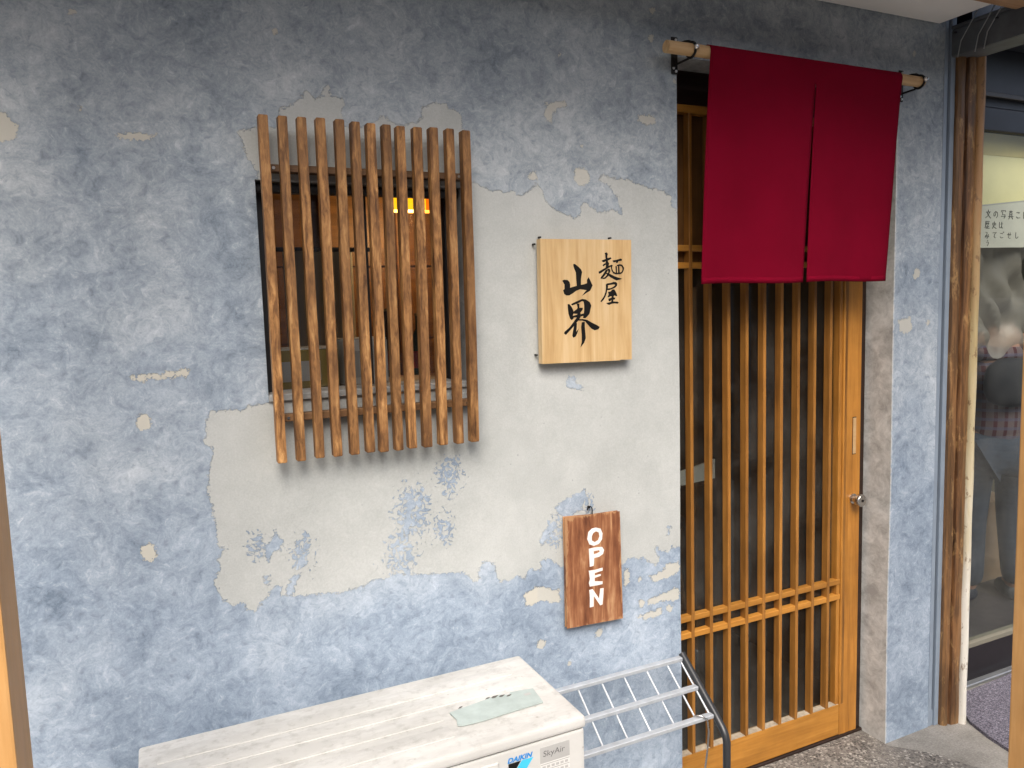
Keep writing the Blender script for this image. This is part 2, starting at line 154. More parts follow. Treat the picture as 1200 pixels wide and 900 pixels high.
# ------------------------------------------------------------------ materials
def make_wall_material():
    n = N('blue_wash_over_mortar')
    v = n.coord('Object')
    wcol = n.noise(v, 9, 3, 0.6, out='Color')
    warp = n.vadd(v, wcol, 0.09)
    fine = n.noise(v, 240, 2, 0.65)
    # ragged edge of the blue coat
    rag = n.noise(v, 60, 4, 0.62)
    e = n.math('ADD', n.attr('peel'), n.math('MULTIPLY_ADD', rag, 0.030, -0.015))
    e = n.math('ADD', e, n.math('MULTIPLY_ADD', fine, 0.010, -0.005))
    mask = n.math('MULTIPLY_ADD', e, 700.0, 0.5, clamp=True)
    sp = n.math('SUBTRACT', n.math('MULTIPLY', n.attr('speck'), 0.40), n.math('SUBTRACT', 0.86, n.noise(warp, 105, 2, 0.55)))
    fleck = n.math('MULTIPLY_ADD', sp, 60.0, 0.0, clamp=True)
    bare = n.math('MULTIPLY', mask, n.math('SUBTRACT', 1.0, fleck))
    # blue lime wash, trowelled and cloudy
    big = n.noise(warp, 2.6, 3, 0.6)
    med = n.noise(warp, 13, 5, 0.7)
    sv = n.coord('Object', (1.0, 1, 1.12), rot=(0, 0.55, 0))
    stroke = n.noise(n.vadd(sv, wcol, 0.15), 40, 5, 0.76)
    f = n.math('ADD', n.math('MULTIPLY', big, 0.34), n.math('ADD', n.math('MULTIPLY', med, 0.36), n.math('ADD', n.math('MULTIPLY', stroke, 0.34), n.math('MULTIPLY_ADD', fine, 0.14, -0.09))))
    blue = n.ramp(f, [(0.35, (0.153, 0.196, 0.250)), (0.462, (0.268, 0.326, 0.394)), (0.55, (0.365, 0.427, 0.497)), (0.67, (0.525, 0.587, 0.648))])
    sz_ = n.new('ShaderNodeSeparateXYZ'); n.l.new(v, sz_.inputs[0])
    hue = n.ramp(n.math('ADD', n.math('MULTIPLY', big, 0.5), n.math('MULTIPLY_ADD', sz_.outputs['Z'], 0.33, -0.18)), [(0.35, (0.97, 1.0, 1.045)), (0.75, (1.05, 1.0, 0.935))])  # wash tinted greyer with height: hue of the light up there painted in
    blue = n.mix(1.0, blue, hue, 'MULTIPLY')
    # pale rubbed threads and dark scuffs in the wash
    thread = n.ramp(stroke, [(0.60, 0.0), (0.70, 1.0)])
    blue = n.mix(n.math('MULTIPLY', thread, 0.30), blue, (0.66, 0.69, 0.72))
    scuff = n.ramp(n.math('MULTIPLY_ADD', stroke, -1.0, n.math('MULTIPLY', rag, 1.0)), [(0.10, 0.0), (0.24, 1.0)])
    blue = n.mix(n.math('MULTIPLY', scuff, 0.34), blue, (0.15, 0.18, 0.225))
    # bare mortar
    gf = n.math('ADD', n.math('MULTIPLY', big, 0.42), n.math('ADD', n.math('MULTIPLY', med, 0.30), n.math('MULTIPLY', fine, 0.28)))
    grey = n.ramp(gf, [(0.36, (0.368, 0.388, 0.38)), (0.5, (0.433, 0.454, 0.446)), (0.64, (0.505, 0.526, 0.517))])
    pit = n.ramp(n.voro(v, 38, 'F1'), [(0.07, 1.0), (0.12, 0.0)])
    pit = n.math('MULTIPLY', pit, n.ramp(med, [(0.55, 0.0), (0.62, 1.0)]))
    grey = n.mix(n.math('MULTIPLY', pit, 0.5), grey, (0.22, 0.24, 0.26))
    grey = n.mix(n.attr('cream'), grey, (0.53, 0.515, 0.45))
    col = n.mix(bare, blue, grey)
    # darker broken lip of the coat
    rim = n.math('SUBTRACT', n.math('MULTIPLY_ADD', e, 300.0, 0.9, clamp=True), n.math('MULTIPLY_ADD', e, 500.0, 0.4, clamp=True), clamp=True)
    col = n.mix(n.math('MULTIPLY', rim, 0.22), col, (0.30, 0.32, 0.34))
    ew = n.math('MULTIPLY', n.attr('arris'), n.ramp(rag, [(0.35, 0.15), (0.55, 1.0)]))
    col = n.mix(ew, col, (0.66, 0.66, 0.63))
    rv = n.ramp(n.math('ADD', n.math('MULTIPLY', med, 0.7), n.math('MULTIPLY', stroke, 0.3)), [(0.38, (0.33, 0.33, 0.32)), (0.5, (0.475, 0.48, 0.465)), (0.62, (0.62, 0.625, 0.605))])
    col = n.mix(n.attr('reveal'), col, rv)
    h = n.math('ADD', n.math('MULTIPLY', bare, -1.0), n.math('ADD', n.math('MULTIPLY', fine, 0.35), n.math('ADD', n.math('MULTIPLY', stroke, 0.6), n.math('MULTIPLY', med, 0.8))))
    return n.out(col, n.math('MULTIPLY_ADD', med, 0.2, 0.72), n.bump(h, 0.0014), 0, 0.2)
make_wall_material()
def make_slat_wood():
    n = N('slat_wood'); v = n.coord('Object', (1, 1, 0.09), rnd=True); u = n.coord('Object', (1, 1, 0.45), rnd=True)
    warp = n.vadd(v, n.noise(u, 16, 3, 0.6, out='Color'), 0.03)
    g = n.noise(warp, 105, 4, 0.7); b = n.noise(u, 22, 5, 0.68)
    f = n.math('ADD', n.math('MULTIPLY', g, 0.62), n.math('MULTIPLY', b, 0.38))
    c = n.ramp(f, [(0.37, (0.055, 0.024, 0.009)), (0.46, (0.155, 0.072, 0.025)), (0.55, (0.29, 0.145, 0.051)), (0.65, (0.47, 0.265, 0.105))])
    knot = n.ramp(n.voro(n.coord('Object', (1, 1, 0.55), rnd=True), 9.0, 'F1'), [(0.03, 1.0), (0.11, 0.0)])
    c = n.mix(n.math('MULTIPLY', knot, 0.6), c, (0.05, 0.022, 0.009))
    stain = n.ramp(n.noise(u, 6, 4, 0.65), [(0.40, 1.0), (0.58, 0.0)])
    c = n.mix(n.math('MULTIPLY', stain, 0.5), c, (0.115, 0.055, 0.022))
    oi = n.new('ShaderNodeObjectInfo'); hs = n.new('ShaderNodeHueSaturation'); n.l.new(c, hs.inputs['Color'])
    n.l.new(n.math('MULTIPLY_ADD', oi.outputs['Random'], 0.35, 0.95), hs.inputs['Value'])
    n.out(hs.outputs[0], n.math('MULTIPLY_ADD', g, 0.3, 0.42), n.bump(f, 0.0018), 0, 0.35)
make_slat_wood()
wood('rail_wood', (0.07, 0.034, 0.014), (0.15, 0.075, 0.03), (0.22, 0.12, 0.055), 0.6, 'x', 1.2)
wood_door('door_wood', (0.25, 0.102, 0.018), (0.40, 0.172, 0.030), (0.51, 0.235, 0.047))
wood_door('bar_wood', (0.18, 0.074, 0.016), (0.31, 0.135, 0.027), (0.42, 0.195, 0.042))
wood('door_rail_wood', (0.31, 0.13, 0.022), (0.45, 0.20, 0.034), (0.54, 0.262, 0.055), 0.4, 'x', 0.9, True, 0.0003, 0.2)
wood('dark_frame_wood', (0.016, 0.009, 0.006), (0.030, 0.015, 0.010), (0.05, 0.026, 0.016), 0.5, 'x')
wood('transom_wood', (0.075, 0.035, 0.011), (0.12, 0.056, 0.017), (0.17, 0.08, 0.025), 0.45, 'z')
wood('sign_wood', (0.52, 0.325, 0.135), (0.66, 0.455, 0.225), (0.76, 0.575, 0.335), 0.5, 'z', 1.0, False, 0.0002, 0.08)
wood('post_wood', (0.46, 0.235, 0.075), (0.56, 0.305, 0.11), (0.63, 0.37, 0.155), 0.5, 'z', 0.7, False, 0.0004, 0.12)
wood('fascia_wood', (0.28, 0.15, 0.07), (0.40, 0.23, 0.12), (0.5, 0.31, 0.18), 0.55, 'x', 0.8, False, 0.0004, 0.15)
wood('rod_wood', (0.46, 0.28, 0.13), (0.58, 0.38, 0.19), (0.66, 0.47, 0.27), 0.5, 'x', 0.8, False, 0.0002, 0.1)
wood('panel_wood', (0.11, 0.05, 0.014), (0.18, 0.083, 0.024), (0.25, 0.12, 0.037), 0.45, 'x', 0.6, True, 0.0003, 0.25)
wood('counter_wood', (0.10, 0.05, 0.02), (0.17, 0.09, 0.04), (0.25, 0.14, 0.065), 0.4, 'x', 0.6)

def make_open_board():
    n = N('open_board_wood'); v = n.coord('Object', (1, 1, 0.10))
    warp = n.vadd(v, n.noise(v, 18, 3, 0.5, out='Color'), 0.04)
    f = n.math('ADD', n.math('MULTIPLY', n.noise(warp, 45, 6, 0.65), 0.65), n.math('MULTIPLY', n.noise(n.coord('Object', (1, 1, 0.5)), 14, 4, 0.6), 0.35))
    c = n.ramp(f, [(0.38, (0.11, 0.038, 0.018)), (0.47, (0.215, 0.082, 0.037)), (0.54, (0.31, 0.137, 0.064)), (0.62, (0.50, 0.29, 0.15))])
    tc = n.new('ShaderNodeTexCoord'); sp = n.new('ShaderNodeSeparateXYZ'); n.l.new(tc.outputs['Object'], sp.inputs[0])
    dx = n.math('SUBTRACT', 0.0865, n.math('ABSOLUTE', n.math('SUBTRACT', sp.outputs['X'], 1.0680)))
    dz = n.math('SUBTRACT', 0.1535, n.math('ABSOLUTE', n.math('SUBTRACT', sp.outputs['Z'], 0.8655)))
    d = n.math('ADD', n.math('MINIMUM', dx, dz), n.math('MULTIPLY_ADD', n.noise(n.coord('Object', (1, 1, 0.25)), 40, 5, 0.7), 0.075, -0.0335))
    wear = n.ramp(n.math('MULTIPLY', d, 40.0), [(0.0, 1.0), (0.22, 0.0)])
    c = n.mix(n.math('MULTIPLY', wear, 0.62), c, (0.48, 0.28, 0.14))
    n.out(c, 0.6, n.bump(f, 0.0006), 0, 0.3)
make_open_board()

def make_noren():
    n = N('crimson_cloth'); v = n.coord('Object')
    wv = n.new('ShaderNodeTexWave', wave_type='BANDS', bands_direction='Z'); n.l.new(v, wv.inputs[0]); wv.inputs['Scale'].default_value = 260
    wx_ = n.new('ShaderNodeTexWave', wave_type='BANDS', bands_direction='X'); n.l.new(v, wx_.inputs[0]); wx_.inputs['Scale'].default_value = 260
    f = n.math('ADD', wv.outputs['Fac'], wx_.outputs['Fac'])
    c = n.ramp(n.noise(v, 6, 5, 0.6), [(0.3, (0.172, 0.0018, 0.0155)), (0.7, (0.20, 0.0024, 0.019))])
    n.out(c, 0.9, n.bump(f, 0.0003), 0, 0.05)
make_noren()

def make_ac():
    n = N('ac_painted_steel'); v = n.coord('Object')
    geo = n.new('ShaderNodeNewGeometry'); sep = n.new('ShaderNodeSeparateXYZ'); n.l.new(geo.outputs['Normal'], sep.inputs[0])
    up = n.math('MULTIPLY', sep.outputs['Z'], 1.0, clamp=True)
    base = n.ramp(n.noise(v, 5, 5, 0.6), [(0.3, (0.53, 0.53, 0.51)), (0.7, (0.60, 0.60, 0.58))])
    sv = n.coord('Object', (0.35, 1, 1))
    d1 = n.ramp(n.noise(n.vadd(sv, n.noise(sv, 11, 4, 0.6, out='Color'), 0.15), 7, 8, 0.68), [(0.42, 0.0), (0.60, 1.0)])
    d2 = n.ramp(n.noise(v, 34, 6, 0.7), [(0.52, 0.0), (0.66, 1.0)])
    dirt = n.math('MULTIPLY', n.math('ADD', n.math('MULTIPLY', d1, 0.42), n.math('MULTIPLY', d2, 0.30), clamp=True), n.math('MULTIPLY_ADD', up, 0.75, 0.15))
    c = n.mix(dirt, base, (0.24, 0.235, 0.215))
    spot = n.ramp(n.voro(v, 26, 'F1'), [(0.05, 1.0), (0.09, 0.0)])
    spot = n.math('MULTIPLY', spot, n.ramp(n.noise(v, 5, 2), [(0.52, 0.0), (0.6, 1.0)]))
    c = n.mix(n.math('MULTIPLY', spot, 0.5), c, (0.26, 0.22, 0.17))
    n.out(c, n.math('MULTIPLY_ADD', dirt, 0.4, 0.42), n.bump(n.noise(v, 60, 3), 0.0003), 0, 0.4)
make_ac()

def make_ground():
    n = N('pavement_concrete'); v = n.coord('Object')
    f = n.noise(v, 6, 8, 0.65); f2 = n.noise(v, 140, 4, 0.7)
    c = n.ramp(n.math('ADD', n.math('MULTIPLY', f, 0.55), n.math('MULTIPLY', f2, 0.45)), [(0.36, (0.15, 0.14, 0.125)), (0.5, (0.235, 0.225, 0.205)), (0.64, (0.33, 0.315, 0.29))])
    n.out(c, 0.85, n.bump(f2, 0.002), 0, 0.3)
    n = N('washed_pebble_paving'); v = n.coord('Object')
    w = n.vadd(v, n.noise(v, 60, 2, out='Color'), 0.006)
    vo = n.new('ShaderNodeTexVoronoi', feature='F1'); n.l.new(w, vo.inputs['Vector']); vo.inputs['Scale'].default_value = 120
    de = n.new('ShaderNodeTexVoronoi', feature='DISTANCE_TO_EDGE'); n.l.new(w, de.inputs['Vector']); de.inputs['Scale'].default_value = 120
    sp = n.new('ShaderNodeSeparateColor'); n.l.new(vo.outputs['Color'], sp.inputs[0])
    peb = n.ramp(sp.outputs[0], [(0.0, (0.035, 0.033, 0.032)), (0.4, (0.09, 0.085, 0.08)), (0.7, (0.21, 0.195, 0.175)), (0.95, (0.46, 0.44, 0.40))])
    gr = n.ramp(de.outputs['Distance'], [(0.03, 0.0), (0.14, 1.0)])
    worn = n.ramp(n.noise(v, 5, 5, 0.65), [(0.42, 0.0), (0.62, 1.0)])
    c = n.mix(gr, (0.22, 0.205, 0.185), peb)
    c = n.mix(n.math('MULTIPLY', worn, 0.45), c, (0.29, 0.275, 0.25))
    n.out(c, 0.6, n.bump(gr, 0.002), 0, 0.4)
    n = N('asphalt'); v = n.coord('Object')
    f = n.noise(v, 90, 5, 0.7)
    n.out(n.ramp(f, [(0.3, (0.035, 0.035, 0.037)), (0.7, (0.085, 0.085, 0.085))]), 0.85, n.bump(f, 0.004), 0, 0.3)
    n = N('carpet_pile'); v = n.coord('Object')
    f = n.noise(v, 190, 4, 0.75); g = n.noise(v, 8, 4)
    c = n.ramp(f, [(0.34, (0.045, 0.042, 0.055)), (0.5, (0.16, 0.15, 0.185)), (0.64, (0.42, 0.40, 0.47))])
    c = n.mix(n.math('MULTIPLY', g, 0.35), c, (0.10, 0.09, 0.11))
    n.out(c, 0.95, n.bump(f, 0.006), 0, 0.1)
make_ground()

def make_rust_post():
    n = N('worn_brown_paint'); v = n.coord('Object', (1, 1, 0.07)); vv = n.coord('Object', (1, 1, 0.3))
    f = n.noise(v, 60, 6, 0.7)
    c = n.ramp(f, [(0.36, (0.034, 0.016, 0.009)), (0.50, (0.10, 0.046, 0.020)), (0.64, (0.22, 0.105, 0.04))])
    w = n.ramp(n.noise(n.vadd(vv, n.noise(vv, 30, 3, 0.6, out='Color'), 0.05), 24, 6, 0.7), [(0.56, 0.0), (0.66, 1.0)])
    geo = n.new('ShaderNodeNewGeometry')
    ed = n.ramp(geo.outputs['Pointiness'], [(0.52, 0.0), (0.6, 1.0)])
    c = n.mix(n.math('ADD', n.math('MULTIPLY', w, 0.5), n.math('MULTIPLY', ed, 0.2), clamp=True), c, (0.50, 0.31, 0.13))
    n.out(c, n.math('MULTIPLY_ADD', f, 0.3, 0.25), n.bump(f, 0.001), 0, 0.5)
    n = N('worn_cream_bead'); v = n.coord('Object', (1, 1, 0.16)); vv = n.coord('Object', (1, 1, 0.5))
    sepc = n.new('ShaderNodeSeparateXYZ'); tc = n.new('ShaderNodeTexCoord'); n.l.new(tc.outputs['Object'], sepc.inputs[0])
    h = n.math('MULTIPLY_ADD', sepc.outputs['Z'], 0.42, n.math('MULTIPLY_ADD', n.noise(v, 10, 5, 0.7), 0.7, -0.45))
    c = n.ramp(h, [(0.12, (0.66, 0.64, 0.58)), (0.30, (0.54, 0.48, 0.33)), (0.55, (0.42, 0.33, 0.17)), (0.80, (0.34, 0.19, 0.085))])
    k = n.ramp(n.noise(vv, 40, 5, 0.7), [(0.57, 0.0), (0.64, 1.0)])
    c = n.mix(n.math('MULTIPLY', k, 0.75), c, (0.17, 0.10, 0.05))
    n.out(c, 0.45, n.bump(n.noise(v, 40, 4), 0.001), 0, 0.5)
make_rust_post()

def glass(name, tint=(0.86, 0.9, 0.9), dirt=0.06):
    n = N(name); n.n.remove(n.p)
    tr = n.new('ShaderNodeBsdfTransparent'); tr.inputs[0].default_value = tint + (1,)
    gl = n.new('ShaderNodeBsdfGlossy'); gl.inputs['Roughness'].default_value = 0.015
    geo = n.new('ShaderNodeNewGeometry'); dt = n.new('ShaderNodeVectorMath', operation='DOT_PRODUCT')
    n.l.new(geo.outputs['Normal'], dt.inputs[0]); n.l.new(geo.outputs['Incoming'], dt.inputs[1])
    fr = n.math('MULTIPLY_ADD', n.math('POWER', n.math('SUBTRACT', 1.0, n.math('ABSOLUTE', dt.outputs['Value']), clamp=True), 5.0), 0.95, 0.043)
    ms = n.new('ShaderNodeMixShader'); n.l.new(fr, ms.inputs[0]); n.l.new(tr.outputs[0], ms.inputs[1]); n.l.new(gl.outputs[0], ms.inputs[2])
    df = n.new('ShaderNodeBsdfDiffuse'); df.inputs[0].default_value = (0.5, 0.5, 0.48, 1)
    m2 = n.new('ShaderNodeMixShader')
    v = n.coord('Object'); n.l.new(n.math('MULTIPLY', n.ramp(n.noise(v, 5, 6, 0.7), [(0.4, 0.1), (0.75, 1.0)]), dirt), m2.inputs[0])
    n.l.new(ms.outputs[0], m2.inputs[1]); n.l.new(df.outputs[0], m2.inputs[2])
    n.l.new(m2.outputs[0], n.n['Material Output'].inputs['Surface'])
glass('door_glass', (0.80, 0.83, 0.84), 0.05)
glass('window_glass', (0.94, 0.95, 0.95), 0.04)
glass('shop_glass', (0.94, 0.96, 0.95), 0.04)
def sheet_plastic():
    n = N('clear_plastic_sheet'); n.n.remove(n.p)
    tr = n.new('ShaderNodeBsdfTransparent'); tr.inputs[0].default_value = (0.86, 0.87, 0.85, 1)
    df = n.new('ShaderNodeBsdfDiffuse'); df.inputs[0].default_value = (0.40, 0.37, 0.32, 1)
    gl = n.new('ShaderNodeBsdfGlossy'); gl.inputs['Roughness'].default_value = 0.35
    m1 = n.new('ShaderNodeMixShader'); m1.inputs[0].default_value = 0.5; n.l.new(tr.outputs[0], m1.inputs[1]); n.l.new(df.outputs[0], m1.inputs[2])
    m2 = n.new('ShaderNodeMixShader'); m2.inputs[0].default_value = 0.04; n.l.new(m1.outputs[0], m2.inputs[1]); n.l.new(gl.outputs[0], m2.inputs[2])
    n.l.new(m2.outputs[0], n.n['Material Output'].inputs['Surface'])
sheet_plastic()

plain('ink', (0.009, 0.0085, 0.008), 0.8, var=0.3, spec=0.12)
plain('faded_ink', (0.06, 0.058, 0.055), 0.8, var=0.3, spec=0.12)
plain('white_letter_paint', (0.80, 0.77, 0.73), 0.6, var=0.06, scale=60, bump=0.0006)
plain('black_iron', (0.02, 0.019, 0.018), 0.45, 0.6)
plain('black_tube_paint', (0.028, 0.03, 0.033), 0.35, 0.1)
plain('galvanised_steel', (0.52, 0.555, 0.59), 0.42, 0.45, scale=40)
plain('bright_screw', (0.75, 0.74, 0.72), 0.25, 1.0)
plain('brushed_nickel', (0.55, 0.53, 0.50), 0.28, 1.0)
plain('soffit_white', (0.82, 0.81, 0.79), 0.7, var=0.03, scale=3)
plain('blue_grey_trim', (0.235, 0.29, 0.36), 0.5, var=0.1)
plain('dark_seal', (0.02, 0.021, 0.024), 0.6)
plain('navy_panel', (0.010, 0.013, 0.021), 0.5)
plain('grey_arm_paint', (0.095, 0.105, 0.115), 0.5, var=0.25, scale=14)
plain('black_kick_panel', (0.012, 0.010, 0.011), 0.35)
plain('aluminium', (0.45, 0.46, 0.46), 0.4, 0.8)
plain('cream_board', (0.82, 0.76, 0.42), 0.6, var=0.04, scale=4)
plain('ochre_board', (0.70, 0.58, 0.24), 0.6, var=0.06, scale=4)
plain('cream_inside_wall', (0.17, 0.16, 0.125), 0.75, var=0.08, scale=3)
plain('note_paper', (0.62, 0.61, 0.53), 0.7, var=0.05, scale=14)
plain('brown_box_card', (0.17, 0.115, 0.07), 0.8)
plain('pale_tape', (0.38, 0.445, 0.43), 0.55, var=0.12, scale=30)
plain('logo_blue', (0.012, 0.22, 0.60), 0.4, var=0.03)
plain('logo_cyan', (0.05, 0.50, 0.78), 0.4, var=0.03)
plain('sticker_silver', (0.42, 0.42, 0.41), 0.45, var=0.05)
plain('sticker_white', (0.66, 0.66, 0.64), 0.5, var=0.04)
plain('sticker_print', (0.10, 0.10, 0.10), 0.5)
plain('ac_shadow_gap', (0.10, 0.095, 0.085), 0.7)
plain('window_frame_dark', (0.035, 0.037, 0.041), 0.5, 0.2)
plain('sill_cement', (0.30, 0.305, 0.30), 0.8, var=0.2, scale=25)
plain('dust', (0.34, 0.29, 0.22), 0.95, var=0.3, scale=60)
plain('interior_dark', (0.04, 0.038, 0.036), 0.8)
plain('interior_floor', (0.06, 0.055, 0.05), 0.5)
plain('slate_panel', (0.12, 0.14, 0.16), 0.5, var=0.08)
plain('steel_panel', (0.22, 0.23, 0.24), 0.35, 0.5)
plain('white_box', (0.62, 0.62, 0.60), 0.5)
plain('yellow_box', (0.26, 0.19, 0.04), 0.5)
plain('bottle_brown', (0.06, 0.025, 0.008), 0.15)
plain('bottle_green', (0.02, 0.06, 0.025), 0.15)
plain('red_label', (0.40, 0.04, 0.03), 0.5)
plain('skin', (0.30, 0.16, 0.11), 0.5, var=0.06)
plain('dark_cloth', (0.018, 0.019, 0.024), 0.85)
plain('denim', (0.016, 0.026, 0.045), 0.9, var=0.25, scale=40)
plain('hair', (0.012, 0.010, 0.009), 0.5)
plain('shoe', (0.025, 0.03, 0.038), 0.6)
plain('far_plaster', (0.36, 0.355, 0.34), 0.85, var=0.15, scale=1.5)
plain('far_window', (0.02, 0.024, 0.03), 0.1)
plain('far_frame', (0.30, 0.30, 0.30), 0.5)
plain('upper_cladding', (0.30, 0.33, 0.38), 0.8, var=0.15, scale=2)
n = N('plaid_cloth'); v = n.coord('Object')
b1 = n.new('ShaderNodeTexWave', bands_direction='X'); n.l.new(v, b1.inputs[0]); b1.inputs['Scale'].default_value = 7
b2 = n.new('ShaderNodeTexWave', bands_direction='Z'); n.l.new(v, b2.inputs[0]); b2.inputs['Scale'].default_value = 7
c = n.mix(n.ramp(b1.outputs['Fac'], [(0.7, 0.0), (0.8, 1.0)]), (0.13, 0.095, 0.10), (0.07, 0.02, 0.025))
c = n.mix(n.math('MULTIPLY', n.ramp(b2.outputs['Fac'], [(0.7, 0.0), (0.8, 1.0)]), 0.6), c, (0.10, 0.10, 0.16))
n.out(c, 0.9, None, 0, 0.2)
n = N('lit_lamp_glass'); n.out((0.9, 0.6, 0.2), 0.4, None, 0, 0.3, (1.0, 0.45, 0.006), 1.0)
n = N('lit_lamp_orange'); n.out((0.9, 0.4, 0.1), 0.4, None, 0, 0.3, (1.0, 0.17, 0.004), 0.62)

# ------------------------------------------------------------------ mesh helpers
class MB:
    """collects geometry for ONE mesh"""
    def __init__(s): s.b = bmesh.new()
    def box(s, x0, x1, y0, y1, z0, z1, bev=0.0, seg=1):
        r = bmesh.ops.create_cube(s.b, size=1.0)
        vs_ = r['verts']
        bmesh.ops.scale(s.b, vec=(x1 - x0, y1 - y0, z1 - z0), verts=vs_)
        bmesh.ops.translate(s.b, vec=((x0 + x1) / 2, (y0 + y1) / 2, (z0 + z1) / 2), verts=vs_)
        if bev:
            es = list({e for v_ in vs_ for e in v_.link_edges})
            bmesh.ops.bevel(s.b, geom=es, offset=bev, segments=seg, affect='EDGES', profile=0.7)
        return s
    def tube(s, pts, r, seg=10, cap=True):
        pts = [Vector(p) for p in pts]; rings = []
        up = None
        for i, p in enumerate(pts):
            d = (pts[min(i + 1, len(pts) - 1)] - pts[max(i - 1, 0)]).normalized()
            if up is None:
                up = d.orthogonal().normalized()
            else:
                up = (up - d * up.dot(d)).normalized()
            sd = d.cross(up); rr = r[i] if hasattr(r, '__len__') else r
            rings.append([s.b.verts.new(p + (up * math.cos(2 * math.pi * k / seg) + sd * math.sin(2 * math.pi * k / seg)) * rr) for k in range(seg)])
        for a, b_ in zip(rings, rings[1:]):
            for k in range(seg): s.b.faces.new((a[k], a[(k + 1) % seg], b_[(k + 1) % seg], b_[k]))
        if cap: s.b.faces.new(rings[0][::-1]); s.b.faces.new(rings[-1])
        return s
    def poly(s, loops, fn, thick=None):
        """flat outline (with holes) mapped to 3-D by fn(u, v, depth)"""
        flat = [p for l in loops for p in l]
        tri = tessellate_polygon([[Vector((p[0], p[1], 0)) for p in l] for l in loops])
        f = [s.b.verts.new(fn(p[0], p[1], 0)) for p in flat]
        for t in tri:
            try: s.b.faces.new([f[i] for i in t])
            except ValueError: pass
        if thick:
            k = [s.b.verts.new(fn(p[0], p[1], thick)) for p in flat]; o_ = 0
            for l in loops:
                m = len(l)
                for i in range(m):
                    a, c_ = o_ + i, o_ + (i + 1) % m
                    s.b.faces.new((f[a], f[c_], k[c_], k[a]))
                o_ += m
            for t in tri:
                try: s.b.faces.new([k[i] for i in reversed(t)])
                except ValueError: pass
        return s
    def lathe(s, prof, c=(0, 0, 0), seg=16, axis='z'):
        rings = []
        for r, h in prof:
            ring = []
            for k in range(seg):
                a = 2 * math.pi * k / seg
                p = (r * math.cos(a), r * math.sin(a), h)
                if axis == 'y': p = (p[0], h, p[1])
                ring.append(s.b.verts.new(Vector(c) + Vector(p)))
            rings.append(ring)
        for a, b_ in zip(rings, rings[1:]):
            for k in range(seg): s.b.faces.new((a[k], a[(k + 1) % seg], b_[(k + 1) % seg], b_[k]))
        s.b.faces.new(rings[0][::-1]); s.b.faces.new(rings[-1]); return s
    def quad(s, a, b_, c, d): s.b.faces.new([s.b.verts.new(p) for p in (a, b_, c, d)]); return s
    def build(s, name, mat, parent=None, smooth=False):
        bmesh.ops.recalc_face_normals(s.b, faces=s.b.faces[:])
        me = bpy.data.meshes.new(name); s.b.to_mesh(me); s.b.free()
        me.materials.append(MATS[mat])
        if smooth:
            me.polygons.foreach_set('use_smooth', [True] * len(me.polygons))
            me.update()
            try: me.set_sharp_from_angle(angle=R(45))
            except Exception: pass
        o = bpy.data.objects.new(name, me); COL.objects.link(o)
        if parent is not None: o.parent = parent; o.matrix_parent_inverse = parent.matrix_basis.inverted()
        return o
def tag(o, label, cat, group=None):
    o['label'] = label; o['category'] = cat
    if group: o['group'] = group
    return o
def thing(name, loc, label, cat, group=None):
    o = bpy.data.objects.new(name, None); o.empty_display_size = 0.05; o.location = loc; COL.objects.link(o)
    return tag(o, label, cat, group)
def structure(o): o['kind'] = 'structure'; return o
def copy_tree(o, parent=None):
    c = o.copy(); COL.objects.link(c); c.parent = parent
    for ch in o.children: copy_tree(ch, c)
    return c
def recentre(o):
    """move a top-level mesh's origin to the middle of its foot"""
    vsx = [v_.co for v_ in o.data.vertices]
    c = Vector(((min(v_.x for v_ in vsx) + max(v_.x for v_ in vsx)) / 2, (min(v_.y for v_ in vsx) + max(v_.y for v_ in vsx)) / 2, min(v_.z for v_ in vsx)))
    o.data.transform(Matrix.Translation(-c)); o.location = c; return o

# ------------------------------------------------------------------ ground and street
structure(MB().box(-30, 30, -3.2, 0.14, -0.30, 0.0).build('pavement', 'pavement_concrete'))
structure(MB().box(-200, 200, -200, 200, -0.6, -0.12).build('ground', 'asphalt'))
m = MB()
m.poly([[(1.36, -1.4), (2.30, -1.4), (2.46, -0.55), (2.44, -0.30), (2.36, -0.12), (2.27, -0.02), (2.266, 0.094), (1.36, 0.094)]], lambda u, v, d: (u, v, 0.004 - d), 0.003)
structure(m.build('doorway_paving', 'washed_pebble_paving'))

